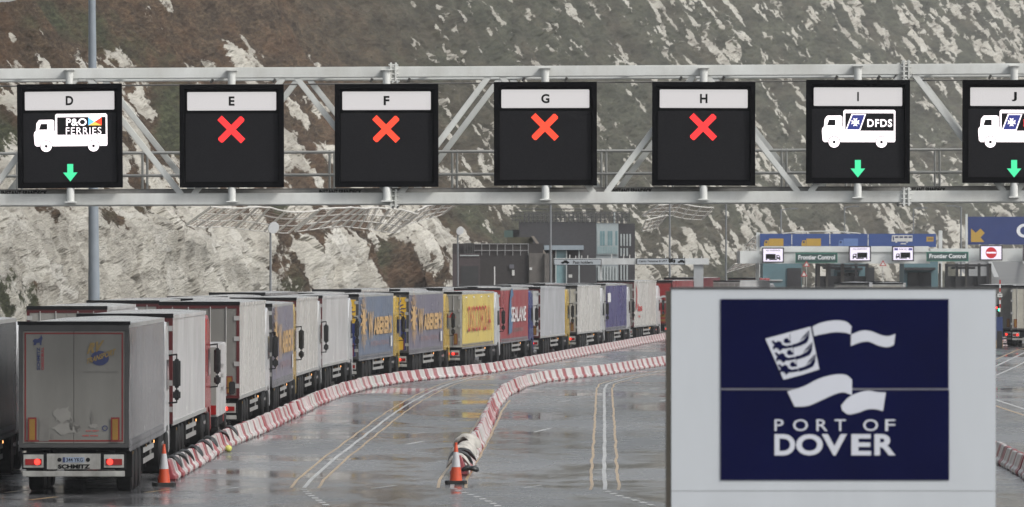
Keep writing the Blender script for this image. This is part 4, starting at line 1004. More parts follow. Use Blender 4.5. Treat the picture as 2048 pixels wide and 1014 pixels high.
for i, k in enumerate((1, 3, 5, 8, 12, 15, 20, 24)):
    o = row1[k]; bag(o.location + Vector((.03, 0, .55)), o.rotation_euler.z + random.uniform(-.3, .3), bag_blk,
        ['black sandbag on the barrier end closest to the left cone', 'second black sandbag along the barrier beyond the left cone', 'third black sandbag along the barrier beyond the left cone', 'fourth black sandbag along the barrier beyond the left cone', 'fifth black sandbag along the barrier beyond the left cone', 'sixth black sandbag along the barrier beyond the left cone', 'long black sandbag, seventh along the barrier beyond the left cone', 'last black sandbag of the row draped on the lorry side barrier'][i], 'black sandbags on the lorry side barrier', i + 3, sc=(.36, .30, .13), drape=.27)
lab2 = ['white sandbag slumped just behind the middle cone', 'black sandbag draped right behind the middle cone', 'dark grey sandbag with ragged edge sticking out left of the middle cone', 'white sandbag bulging above the black ones behind the middle cone', 'crumpled white sandbag in the middle of the pile behind the middle cone', 'dirty white sandbag near the far end of the pile behind the middle cone', 'large white sandbag topmost and farthest of the pile behind the middle cone', 'small black sandbag at the foot of the pile behind the middle cone']
for i, (k, m_, dz, sc) in enumerate(((0, bag_wht, .62, (.42, .36, .18)), (1, bag_blk, .66, (.44, .36, .16)), (2, bag_blk, .70, (.5, .32, .15)), (3, bag_wht, .72, (.46, .42, .2)), (5, bag_wht, .70, (.42, .42, .18)), (7, bag_wht, .70, (.42, .42, .17)), (10, bag_wht, .76, (.46, .7, .24)), (0, bag_blk, .28, (.3, .3, .16)))):
    o = row2[k]; bag(o.location + Vector((.28 if i == 7 else -.02, -.3 if i == 7 else 0, dz - .12 if i != 7 else .2)), o.rotation_euler.z + random.uniform(-.4, .4), m_, lab2[i], 'sandbags piled behind the middle cone', 20 + i, sc=sc, drape=.30 if i != 7 else .05)
cone_o = M('orange_cone_plastic', (.62, .075, .02), .35, var=.15, scale=4, grime=.2)
cone_w = M('dull_reflective_sleeve', (.55, .55, .57), .4, var=.12, scale=5, grime=.25)
cone_b = M('black_cone_base', (.015, .015, .015), .5, var=.3)
def cone(u, v, hgt, label, rz=.2):
    p = G(u, v); root = empty('traffic_cone', p, rz, label, 'cone')
    k = hgt; r0, r1 = .155 * k, .028 * k
    rr = lambda f: r0 + (r1 - r0) * f
    MB().prism([(-.27*k,-.20*k),(-.20*k,-.27*k),(.20*k,-.27*k),(.27*k,-.20*k),(.27*k,.20*k),(.20*k,.27*k),(-.20*k,.27*k),(-.27*k,.20*k)], (0, 0, 0), X_, Y_, Z_, .085 * k).build('base', cone_b, root, bevel=.012)
    MB().lathe([(rr(0), .085*k), (rr(.36), .085*k + .36 * .915*k)], n=28).build('lower_cone', cone_o, root, smooth=True)
    MB().lathe([(rr(.36) + .003, .085*k + .36 * .915*k), (rr(.76) + .003, .085*k + .76 * .915*k)], n=28).build('reflective_sleeve', cone_w, root, smooth=True)
    MB().lathe([(rr(.76), .085*k + .76 * .915*k), (rr(.97), .085*k + .97*.915*k), (rr(1)*.6, k)], n=28).build('tip', cone_o, root, smooth=True)
    MB().lathe([(rr(.97)*1.15, .97*k), (rr(.97)*1.15, 1.01*k)], n=16).build('tip_collar', cone_o, root)
cone(328, 972, 1.0, 'orange and white traffic cone beside the nearest lorry')
cone(912, 968, 1.0, 'orange and white traffic cone at the head of the middle barrier row', rz=.02)
bl = MB(); vs = []
pb = G(457, 904)
o = MB().lathe([(.1 * math.sin(math.pi * i / 10) + .001, .1 - .1 * math.cos(math.pi * i / 10)) for i in range(11)], n=16).build('ball', M('yellow_green_ball', (.5, .5, .12), .5, var=.1), None, smooth=True)
o.location = pb; tag(o, 'small yellow ball lying at the foot of the barrier by the wet road', 'ball')

# ------------------------------------------------------------------ Port of Dover board
def board():
    d = 42.0; k = d / F
    x0, x1 = (1341 - CX) * k, (1992 - CX) * k; zt = H - (577 - CY) * k; zb = 2.35
    root = empty('sign_board', ((x0 + x1) / 2, d, 0), 0, 'large white board with navy panel, flag emblem and PORT OF DOVER lettering', 'sign')
    wx = (x1 - x0) / 2; cu = (1341 + 1992) / 2
    bw = M('white_board_paint', (.53, .56, .59), .5, var=.06, scale=1.6, grime=.3, gcol=(.40, .42, .44), stretch=(1, 1, .3))
    MB().box(-wx, wx, 0, .16, zb, zt).build('backing_box', M('board_edge_grey', (.05, .05, .045), .5, var=.2), root)
    zs = H - (982 - CY) * k
    MB().box(-wx + .006, wx - .003, -.010, -.001, zs + .002, zt - .006).build('upper_face', bw, root)
    MB().box(-wx + .006, wx - .003, -.010, -.001, zb, zs - .002).build('lower_face', bw, root)
    MB().box(-wx - .035, -wx - .001, -.01, .16, zb, zt - .02).build('side_edge', M('brown_edge_strip', (.06, .052, .04), .5, var=.2), root)
    MB().box(-wx, wx, -.02, .17, zt + .001, zt + .012).build('top_trim', M('dark_trim', (.08, .08, .08), .5), root)
    navy = M('navy_panel', (.002, .0035, .036), .5, var=.15, scale=2, spec=.1)
    X = lambda u: (u - cu) * k; Zv = lambda v: H - (v - CY) * k
    MB().box(X(1441), X(1897), -.018, -.011, Zv(776.5), Zv(598)).build('navy_panel', navy, root)
    MB().box(X(1441), X(1898), -.018, -.011, Zv(960), Zv(780)).build('navy_panel', navy, root)
    MB().box(X(1441), X(1897), -.021, -.011, Zv(779.6), Zv(777)).build('seam_strip', M('seam_grey', (.2, .2, .22), .5), root)
    wi = M('board_white_print', (.58, .60, .66), .45, var=.05)
    sc = 728 / 1626
    q = lambda pts: [(X(1320 + a * sc), Zv(560 + b_ * sc)) for a, b_ in pts]
    def ribbon(up, lo, n=14):
        # smooth strips between two polylines, subdivided by Catmull-Rom
        def cr(p):
            out = []
            for i in range(len(p) - 1):
                p0, p1, p2, p3 = p[max(i - 1, 0)], p[i], p[i + 1], p[min(i + 2, len(p) - 1)]
                for j in range(n):
                    t_ = j / n
                    out.append(tuple(.5 * ((2 * p1[c]) + (-p0[c] + p2[c]) * t_ + (2 * p0[c] - 5 * p1[c] + 4 * p2[c] - p3[c]) * t_ ** 2 + (-p0[c] + 3 * p1[c] - 3 * p2[c] + p3[c]) * t_ ** 3) for c in (0, 1)))
            out.append(p[-1]); return out
        a, b_ = cr(up), cr(lo); N = 40
        f = lambda L, t_: L[min(len(L) - 1, int(t_ * (len(L) - 1) + .5))]
        return [q([f(a, i / N), f(a, (i + 1) / N), f(b_, (i + 1) / N), f(b_, i / N)]) for i in range(N)]
    O = (0, -.019, 0)
    flag = [[(470, 262), (672, 208), (711, 399), (628, 425), (551, 445)]]
    flat([q(flag[0])], O, X_, Z_, wi, root, 'flag_panel', off=.003)
    navy_ink = []
    for i in range(3):
        ox, oy = 16 * i * 1.0, 52 * i
        # ship hulls rising to the right, and lion forequarters at left
        s_ = 1 - .09 * i
        f_ = lambda pts: q([(a + 14 * i, b_ + 53 * i) for a, b_ in pts])
        navy_ink.append(f_([(588,288),(610,283),(640,268),(655,250),(668,222),(664,262),(655,280),(630,292),(595,302)]))
        navy_ink.append(f_([(497,272),(507,270),(516,280),(528,272),(541,276),(545,288),(560,294),(585,290),(592,300),(560,306),(548,306),(536,318),(528,306),(515,302),(508,312),(503,300),(511,290)]))
        navy_ink.append(f_([(555,262),(570,258),(574,268),(582,272),(580,280),(560,282),(552,274)]))
        navy_ink.append(f_([(578,240),(580,240),(583,282),(581,282)]))
        for kk in range(4): navy_ink.append(f_([(640 + kk * 7, 250 - kk * 8), (643 + kk * 7, 249 - kk * 8), (628 + kk * 7, 270 - kk * 5), (625 + kk * 7, 271 - kk * 5)]))
    flat(navy_ink, O, X_, Z_, navy, root, 'flag_device', off=.006)
    flat(ribbon([(680,208),(720,190),(780,180),(830,186),(855,208)], [(688,250),(720,243),(780,233),(830,236),(851,244)]), O, X_, Z_, wi, root, 'flag_ribbon', off=.003)
    flat(ribbon([(853,243),(900,226),(940,228),(985,245),(1020,250),(1051,240)], [(851,295),(890,280),(930,275),(975,293),(1015,300),(1044,290)]), O, X_, Z_, wi, root, 'flag_ribbon', off=.003)
    flat(ribbon([(568,497),(640,475),(710,440),(780,422),(830,424),(857,445)], [(600,566),(660,562),(720,537),(780,510),(820,502),(857,515)]), O, X_, Z_, wi, root, 'flag_ribbon', off=.005)
    flat(ribbon([(808,560),(840,525),(885,503),(930,494),(970,500),(1008,502)], [(812,580),(840,600),(885,592),(925,578),(960,577),(995,585)]), O, X_, Z_, wi, root, 'flag_ribbon', off=.005)
    # PORT OF DOVER, letter by letter so the spacing follows the board
    def word(txt, xs, y0, h, bold, wds):
        for ch, a, wd in zip(txt, xs, wds):
            p = q([(a, y0)])[0]; lettering(ch, (p[0], -.018, p[1]), X_, Z_, wd * sc * k, h * sc * k, wi, root, 'lettering', bold=bold, off=.004)
    word('PORTOF', (511, 594, 698, 779, 907, 1005), 674, 52, .005, (40, 66, 50, 50, 66, 45))
    word('DOVER', (511, 607, 722, 854, 957), 783, 95, .035, (92, 120, 112, 88, 95))
    # rivets
    rv = M('rivet_grey', (.3, .3, .3), .4, .5)
    for (a, b_) in [(1353,583),(1437,580),(1546,580),(1651,579),(1759,579),(1868,578),(1980,580),(1349,684),(1350,782),(1351,882),(1353,988),(1984,680),(1984,780),(1984,883),(1988,975),(1988,984)]:
        p = (X(a), Zv(b_)); MB().lathe([(.008, -.014), (.006, -.017)], n=8).build('rivet', rv, root).matrix_local = Matrix.Translation((p[0], 0, p[1])) @ Matrix.Rotation(math.radians(-90), 4, 'X') @ Matrix.Scale(-1, 4, (0, 0, 1))
    for s_ in (-1, 1): MB().box(s_ * wx * .8 - .06, s_ * wx * .8 + .06, .17, .29, 0, zt - .1).build('support_post', gal, root)
board()

# ------------------------------------------------------------------ street lamps and masts
lamp_m = M('mast_grey_paint', (.20, .23, .26), .45, var=.1, scale=2)
far_lamp_m = M('far_lamp_grey', (.17, .18, .19), .5, var=.1)
mast = empty('lighting_mast', ((189.5 - CX) * 206 / F, 206, 0), 0, 'tall grey steel mast rising past the gantry at left', 'mast')
k206 = 206 / F
MB().tube((0, 0, 0), (-.035, 0, H - (545 - CY) * k206), .235, .225, n=24).build('lower_shaft', lamp_m, mast, smooth=True)
MB().tube((-.035, 0, H - (545 - CY) * k206), (-.12, 0, 17.5), .215, .13, n=24).build('upper_shaft', lamp_m, mast, smooth=True)
MB().tube((-.12, 0, 17.4), (-.12, 0, 17.6), .5, n=16).build('lamp_ring', gal, mast)
def street_lamp(u, vt, d, r, label, head='flood', arm=1):
    k = d / F; zt = H - (vt - CY) * k
    root = empty('street_lamp', ((u - CX) * k, d, 0), 0, label, 'lamp post', 'lamp posts at the foot of the cliff')
    MB().tube((0, 0, 0), (0, 0, zt), r, r * .65, n=12).build('post', far_lamp_m, root, smooth=True)
    if head == 'flood':
        hd = MB().lathe([(.02, 0), (.16, .02), (.24, .16), (.24, .2), (.01, .2)], n=16).build('lamp_head', M('pale_floodlight', (.55, .56, .57), .35, var=.05), root, smooth=True)
        hd.location = (.06, -.1, zt - .06); hd.rotation_euler = (math.radians(110), 0, math.radians(30)); hd.scale = (1.25, 1.25, 1.25)
        MB().bar((0, 0, zt - .35), (.0, -.12, zt), .05).build('bracket', gal, root)
    elif head == 'arm':
        MB().tube((0, 0, zt), (arm * .9, 0, zt + .12), .05, n=8).build('bracket', far_lamp_m, root)
        MB().box(*sorted((arm * .8, arm * 1.7)), -.18, .18, zt + .06, zt + .2).build('lamp_head', far_lamp_m, root, bevel=.04)
street_lamp(541, 450, 262, .075, 'lamp post with round floodlight left, before the white cliff face')
street_lamp(915.5, 458, 380, .085, 'lamp post with round floodlight at the left corner of the brick building')
street_lamp(1101, 360, 395, .11, 'tall grey lamp post in front of the upper brick building', 'arm')
street_lamp(1339.5, 385, 430, .10, 'tall grey lamp post crossing the netting frame right of the brick building', 'arm')
street_lamp(1452, 380, 450, .09, 'slim tall lamp post left of the blue sign boards', 'arm')
street_lamp(1562, 420, 520, .11, 'lamp post rising behind the left blue sign board', 'arm')
street_lamp(1689, 415, 600, .10, 'lamp post rising behind the middle of the blue sign board', 'arm')
street_lamp(1827, 418, 640, .10, 'lamp post behind the bus picture on the blue sign board', 'arm')
street_lamp(1922, 414, 600, .14, 'lamp with a long flat head left of the big blue sign', 'arm', -1)

# ------------------------------------------------------------------ rock catch nets
net_m = M('pale_net_frame', (.62, .60, .56), .5, .0, var=.1)
net_c = M('net_cable_steel', (.60, .58, .54), .5, .0, var=.1)
def net(lo, up, d0, d1, label, npost=None, rows=4, pr=.05, cr=.03):
    """posts slope outward from the ledge (lo) to the free edge (up); lists of photo points"""
    u_lo = [p[0] for p in lo]; v_lo = [p[1] for p in lo]; n = npost
    root = empty('rock_catch_net', P(lo[0][0], lo[0][1], d0), 0, label, 'rock net', 'rock catch nets on the cliff ledge')
    O = root.location.copy()
    f = lambda L, t_: (np.interp(t_ * (len(L) - 1), range(len(L)), [p[0] for p in L]), np.interp(t_ * (len(L) - 1), range(len(L)), [p[1] for p in L]))
    rowsP = []
    for i in range(n):
        t_ = i / (n - 1); d = d0 + (d1 - d0) * t_
        a = P(*f(lo, t_), d) - O; b_ = P(*f(up, t_), d - 1.0) - O
        MB().bar(a, b_, pr * 2).build('net_post', net_m, root)
        rowsP.append((a, b_))
    for r in range(rows):
        fr = r / (rows - 1); mb = MB()
        for i in range(n - 1):
            jit = Vector((0, 0, -.10 * (i % 2) + .05))
            a = rowsP[i][0].lerp(rowsP[i][1], fr); b_ = rowsP[i + 1][0].lerp(rowsP[i + 1][1], fr)
            m2 = (a + b_) / 2 - Z_ * .025
            rad = cr * (1.5 if r == rows - 1 else 1)
            mb.tube(a, m2, rad, n=6); mb.tube(m2, b_, rad, n=6)
        mb.build('net_rail', net_c, root)
    fine_ = MB()
    for i in range(n - 1):
        for s_ in (1/3, 2/3):
            a = rowsP[i][0].lerp(rowsP[i+1][0], s_); b_ = rowsP[i][1].lerp(rowsP[i+1][1], s_); fine_.tube(a, b_, .013, n=4)
    for r in range(1, 10):
        for i in range(n - 1): fine_.tube(rowsP[i][0].lerp(rowsP[i][1], r / 10), rowsP[i+1][0].lerp(rowsP[i+1][1], r / 10), .010, n=4)
    fine_.build('netting', M('rusty_netting', (.30, .22, .17), .6, var=.2), root)
net([(372,450),(405,455),(448,452),(492,459),(540,464),(576,466)], [(424,413),(470,417),(500,414),(533,413),(585,426),(636,420)], 262, 300, 'leftmost steel rock net hanging above the white cliff face', 9)
net([(590,463),(679,451),(740,458),(787,465)], [(641,417),(708,414),(731,417),(744,414),(800,418),(836,428)], 302, 345, 'middle wavy steel rock net on the cliff ledge', 12, pr=.06, cr=.035)
net([(800,452),(816,447),(850,438),(884,429)], [(836,420),(859,409),(885,406),(912,407)], 348, 372, 'short steel rock net tilting up at the end of the white cliff', 5, pr=.06, cr=.035)
net([(1284,432),(1310,430),(1345,431),(1372,438),(1404,439)], [(1318,410),(1340,408),(1362,406),(1390,413),(1427,415)], 440, 470, 'pale rock net frame right of the brick building roof', 7, pr=.055, cr=.035)
net([(1283,462),(1300,458),(1312,456)], [(1292,440),(1320,433),(1334,430)], 455, 462, 'lower stepped net frame below the pale one right of the brick building', 5, pr=.05, cr=.035)
net([(1452,545),(1478,537),(1510,528)], [(1470,528),(1495,520),(1530,516)], 455, 475, 'pale rock net left of the frontier control columns', 4, pr=.05, cr=.035)
net([(1489,492),(1502,496),(1516,500)], [(1512,472),(1520,470),(1534,470)], 478, 490, 'small net frame behind the left end of the blue sign boards', 4, pr=.05, cr=.035)

# ------------------------------------------------------------------ brick buildings
brickm = M('dark_brown_brick', (.036, .030, .030), .75, var=.28, scale=3.5, grime=.3, gcol=(.03, .035, .025), stretch=(1, 1, 3))
brick2 = M('dark_grey_brick', (.048, .046, .050), .75, var=.22, scale=3, stretch=(1, 1, 3))
conc = M('brown_concrete', (.12, .11, .10), .8, var=.2)
teal_g = M('pale_teal_glass', (.18, .29, .31), .25, var=.15, scale=2)
pale_f = M('pale_window_frame', (.42, .46, .46), .4, var=.1)
rail_d = M('dark_railing', (.06, .06, .06), .5, var=.1)
def pb_(u0, u1, v0, v1, d, dep, z0=None):
    a = P(u0, v1, d); b_ = P(u1, v0, d); return (a.x, b_.x, 0, dep, (a.z if z0 is None else z0), b_.z)
def low_building():
    d = 400; root = empty('brick_building', (0, d, 0), 0, 'low dark brick building with roof railing behind the lorry roofs', 'building')
    MB().box(*pb_(905, 1086, 487, 0, d, 14, 0)).build('wall', brickm, root)
    MB().box(*pb_(905, 960, 507, 0, d - .25, 2, 0)[:2], -.25, -.003, 0, P(0, 507, d).z).build('side_bay', M('purple_brown_brick', (.065, .05, .052), .7, var=.2, scale=3, stretch=(1, 1, 3)), root)
    MB().box(P(922,0,d).x, P(957,0,d).x, -.3, -.252, 0, P(0,532,d).z).build('roller_door', M('dark_shutter', (.035, .035, .036), .5, var=.2), root)
    MB().box(P(920,0,d).x, P(958,0,d).x, -.35, .2, P(0,512,d).z, P(0,510,d).z).build('ledge', pale_f, root)
    MB().box(P(1058,0,d).x, P(1088,0,d).x, -.3, -.004, 0, P(0,506,d).z).build('pier', conc, root)
    MB().box(P(1089,0,d).x, P(1105,0,d).x, -.6, 3, 0, P(0,507,d).z).build('stair_wall', conc, root)
    MB().add([P(1062,472,d+2)-Vector((0,d,0)), P(1068,472,d+2)-Vector((0,d,0)), P(1092,507,d+1)-Vector((0,d,0)), P(1086,507,d+1)-Vector((0,d,0)), P(1062,472,d+3)-Vector((0,d,0)), P(1068,472,d+3)-Vector((0,d,0)), P(1092,507,d+3)-Vector((0,d,0)), P(1086,507,d+3)-Vector((0,d,0))], [(0,1,2,3),(4,5,6,7),(0,1,5,4),(1,2,6,5),(2,3,7,6),(3,0,4,7)]).build('sloping_parapet', M('parapet_brown', (.13, .11, .09), .7), root)
    MB().box(P(1015,0,d).x, P(1066,0,d).x, 3, 9, P(0,507,d).z - .5, P(0,474,d).z).build('roof_block', M('mossy_brick', (.07, .065, .04), .8, var=.4, scale=3), root)
    for (a, b_, v0, v1) in ((928, 948, 487, 510),):
        rl = MB(); z0, z1 = P(0, v1, d).z, P(0, v0, d).z; x0, x1 = P(a, 0, d).x, P(b_, 0, d).x
        for i in range(7): xx = x0 + (x1 - x0) * i / 6; rl.tube((xx, -.2, z0), (xx, -.2, z1), .035, n=6)
        rl.tube((x0, -.2, z1), (x1, -.2, z1), .035, n=6); rl.tube((x0, -.2, z0 + .1), (x1, -.2, z0 + .1), .03, n=6); rl.build('railing', rail_d, root)
    rl = MB()
    for i in range(8):
        xx = P(948 + i * 15.5, 0, d).x; rl.tube((xx, -.1, P(0,503,d).z - .3), (xx, -.1, P(0, 488, d).z), .03, n=6)
    for v in (488, 501): rl.tube((P(948,0,d).x, -.1, P(0,v,d).z), (P(1057,0,d).x, -.1, P(0,v,d).z), .035, n=6)
    rl.build('railing', M('pale_rail', (.25, .25, .25), .5), root)
    MB().box(P(1024,0,d).x, P(1029,0,d).x, -.12, -.003, P(0,551,d).z, P(0,540,d).z).build('wall_notice', plate_w, root)
    MB().box(P(1019,0,d).x, P(1028,0,d).x, -.15, -.003, P(0,537,d).z, P(0,529,d).z).build('meter_box', M('mauve_grey_box', (.12, .12, .14), .5), root)
    MB().box(P(1059,0,d).x, P(1064,0,d).x, -.42, -.302, P(0,540,d).z, P(0,535,d).z).build('notice', plate_w, root)
    MB().box(P(1008,0,d).x, P(1026,0,d).x, 5.5, 6, P(0,474,d).z, P(0,460,d).z).build('green_panel', M('dull_green_panel', (.06,.10,.09), .5), root)
low_building()
def tall_building():
    d = 432; root = empty('brick_building', (0, d, 0), 0, 'taller dark brick block with pale teal window bay and roof fencing', 'building')
    x = lambda u: P(u, 0, d).x; z = lambda v: P(0, v, d).z
    MB().box(x(1014), x(1040), 1, 8, 0, z(459)).build('wall_wing', brick2, root)
    MB().box(x(1038), x(1192), 0, 14, 0, z(443)).build('wall', brick2, root)
    MB().box(x(1237), x(1270), .3, 14, 0, z(447)).build('wall', brick2, root)
    MB().box(x(1192), x(1237), .15, 14, 0, z(446)).build('bay_wall', M('pale_grey_cladding', (.26, .29, .30), .5, var=.1), root)
    bz = MB().box(x(1193), x(1236.5), .05, .145, z(509), z(448)).build('window_bay', M('bay_frame', (.34, .39, .40), .4, var=.1), root)
    for i in range(8):
        a = x(1195 + i * 5.1); c = .036 * 6
        MB().box(a, a + .17, .02, .048, z(491), z(462)).build('window', teal_g if i % 3 else M('painted_sheen_glass', (.40,.45,.45), .2), bz)  # every third pane has its sheen put into a paler base colour
        MB().box(a, a + .17, .02, .048, z(507), z(493)).build('window_panel', M('light_teal_panel', (.27, .36, .37), .4), bz)
    for i in range(7):
        a = x(1196 + i * 5.8)
        MB().box(a, a + .14, .02, .148, 1, z(533)).build('louvre_fin', pale_f, bz)
    for i in range(4):
        for (v0, v1) in ((468, 492), (496, 512), (530, 560)):
            if v0 > 490 and i == 3: continue
            a = x(1241 + i * 6); MB().box(a, a + .12, .25, .298, z(v1), z(v0)).build('narrow_window', pale_f, root)
    # flat canopy and doorway
    MB().box(x(1088), x(1166), -4, -.003, z(500), z(491)).build('canopy', M('pale_blue_canopy', (.27, .32, .36), .5, var=.1), root)
    MB().box(x(1111), x(1131), -3.5, -3.4, 0, z(501)).build('door_glass', teal_g, root)
    for u in (1110, 1131, 1156): MB().box(x(u), x(u) + .09, -3.7, -3.52, 0, z(501)).build('canopy_post', pale_f, root)
    MB().box(x(1137), x(1144), -1, -.9, z(555), z(549)).build('wall_light', plate_w, root)
    rl = MB()
    for i in range(30):
        xx = x(1024 + i * 8.1); rl.tube((xx, -.05, z(446)), (xx, -.05, z(423)), .035, n=5)
    for v, s_, e_ in ((424, 1030, 1260), (432, 1024, 1260), (440, 1024, 1260), (418, 1032, 1190)): rl.tube((x(s_), -.05, z(v)), (x(e_), -.05, z(v)), .04, n=5)
    rl.build('roof_fencing', rail_d, root); rl = MB()
    for i in range(24): rl.tube((x(1050 + i * 9), 6, z(444)), (x(1050 + i * 9), 6, z(426)), .06, n=5)
    rl.tube((x(1050), 6, z(426)), (x(1262), 6, z(426)), .06, n=5); rl.tube((x(1050), 6, z(434)), (x(1262), 6, z(434)), .06, n=5)
    rl.build('roof_fencing', rail_d, root)
    MB().tube((x(1229), .5, z(446)), (x(1229), .5, z(424)), .07, n=8).build('roof_pipe', pale_f, root)
tall_building()
# white flagpole-like post before the low building
pp = MB().tube(P(989, 569, 388) * 1, P(989, 533, 388), .055, n=8)
o = MB().tube((0, 0, 0), (0, 0, P(0, 533, 388).z), .05, n=8).build('post', plate_w); o.location = (P(989, 0, 388).x, 388, 0); o.name = 'white_post'; tag(o, 'thin white post before the low brick building', 'post')

# ------------------------------------------------------------------ pass holders beam
sign_ink = ink
def car_icon(s=1):
    return [[(0,.12),(.02,.3),(.25,.36),(.38,.56),(.68,.58),(.86,.38),(1.0,.32),(1.02,.12)]], [circ(.22,.12,.11,12), circ(.80,.12,.11,12)]
def pass_beam():
    d = 385; root = empty('direction_beam', (0, d, 0), 0, 'long pale overhead beam reading Pass holders and Cargo Terminal', 'sign beam')
    x = lambda u: P(u, 0, d).x; z = lambda v: P(0, v, d).z
    bm_ = M('dull_white_beam', (.56, .58, .58), .45, var=.1, scale=1.5, grime=.3)
    MB().box(x(1107), x(1418), 0, 1.2, z(529), z(516.5)).build('beam', bm_, root)
    pm = M('pale_grey_sign_face', (.36, .39, .42), .4, var=.05)
    for (a, b_, v0, v1) in ((1107.5, 1203, 518, 530.5), (1273, 1370, 516.5, 529.5)):
        MB().box(x(a), x(b_), -.1, -.003, z(v1), z(v0)).build('sign_border', ink, root)
        MB().box(x(a) + .04, x(b_) - .04, -.12, -.102, z(v1) + .04, z(v0) - .04).build('sign_face', pm, root)
    lettering('Pass holders', (x(1146), -.12, z(527.5)), X_, Z_, x(1185.5) - x(1146), .22, sign_ink, root, bold=.015)
    lettering('Cargo Terminal & UTP', (x(1278), -.12, z(525.5)), X_, Z_, x(1334) - x(1278), .20, sign_ink, root, bold=.015)
    c, wls = car_icon(); k = .6
    for (u, v, s_) in ((1122, 528, .6), (1355, 526.5, .55)):
        flat([[(a * s_, b_ * s_ * .8) for a, b_ in p] for p in c + wls], (x(u), -.12, z(v)), X_, Z_, sign_ink, root, 'car_picture', off=.01)
    flat([rect(0, .07, .34, .32), [(.36, .07), (.50, .07), (.50, .2), (.46, .28), (.36, .28)]] + [circ(.1, .05, .05, 10), circ(.4, .05, .05, 10)], (x(1337), -.12, z(526.5)), X_, Z_, sign_ink, root, 'lorry_picture', off=.01)
    MB().box(x(1388), x(1407), .2, 1.0, 0, z(529.2)).build('column', M('pale_column', (.33, .35, .36), .5, var=.1), root)
    MB().box(x(1200), x(1204), .3, .7, 0, z(529.2)).build('column', bm_, root)
    for u in list(range(1115, 1415, 12)):
        if random.random() < .5:
            MB().box(x(u), x(u) + .05, .4, .5, z(516.5), z(516.5) + random.uniform(.1, .35)).build('bird_spike', plate_w, root)
pass_beam()

# ------------------------------------------------------------------ frontier control plaza
teal_b = M('teal_booth_cladding', (.115, .20, .225), .5, var=.12, scale=1)
booth_d = M('dark_booth', (.045, .045, .048), .4, var=.2)
canw = M('white_canopy_fascia', (.66, .69, .68), .45, var=.08, scale=.8, grime=.3, gcol=(.3, .24, .2))
lit_screen = E('lit_screen_white', (.72, .66, .80), .95)
grn = M('dark_green_sign', (.035, .075, .07), .4, var=.1)
grn_b = M('green_sign_border', (.04, .18, .13), .4, var=.1)
def canopy():
    d = 412; root = empty('control_canopy', (0, d, 0), 0, 'long white canopy over the frontier control lanes on grey columns', 'canopy')
    x = lambda u: P(u, 0, d).x; z = lambda v: P(0, v, d).z
    MB().box(x(1480), x(1860), 0, 6, z(527), z(502)).build('fascia', canw, root)
    MB().box(x(1523), x(1857), -.12, -.003, z(504), z(492.5)).build('fascia_step', canw, root)
    MB().box(x(1861), x(2350), .1, 6, z(523), z(497)).build('fascia', canw, root)
    for u, wd in ((1514, 10), (1637, 9), (1655, 6), (1686, 8), (1882, 6), (1935, 5), (1984, 5)):
        MB().box(x(u), x(u + wd * .7), 2, 2.3, 0, z(527)).build('column', M('grey_brown_column', (.13, .12, .11), .6) if u > 1600 else canw, root)
    sp = MB()
    for i in range(26):
        u = 1486 + i * 2.3 + random.uniform(-1, 1); sp.box(x(u), x(u) + .03, .2, .23, z(502), z(502) + random.uniform(.1, .4))
    sp.build('bird_spikes', plate_w, root)
canopy()
def frontier(u0, v0, u1, v1, label):
    d = 411.5; root = empty('control_sign', (P(u0, 0, d).x, d, P(0, v1, d).z), 0, label, 'sign', 'green frontier control signs')
    k = d / F; wd, ht = (u1 - u0) * k, (v1 - v0) * k
    MB().box(0, wd, 0, .1, 0, ht).build('border', grn_b, root); MB().box(.07, wd - .07, -.02, -.002, .07, ht - .07).build('face', grn, root)
    lettering('Frontier Control', (.22, -.02, ht * .32), X_, Z_, wd - .42, ht * .46, M('sign_white_text', (.75, .77, .78), .4), root, bold=.03)
frontier(1591, 505.5, 1675, 525.5, 'green Frontier Control sign on the left part of the canopy')
frontier(1853, 503.5, 1937, 522.5, 'green Frontier Control sign on the right part of the canopy')
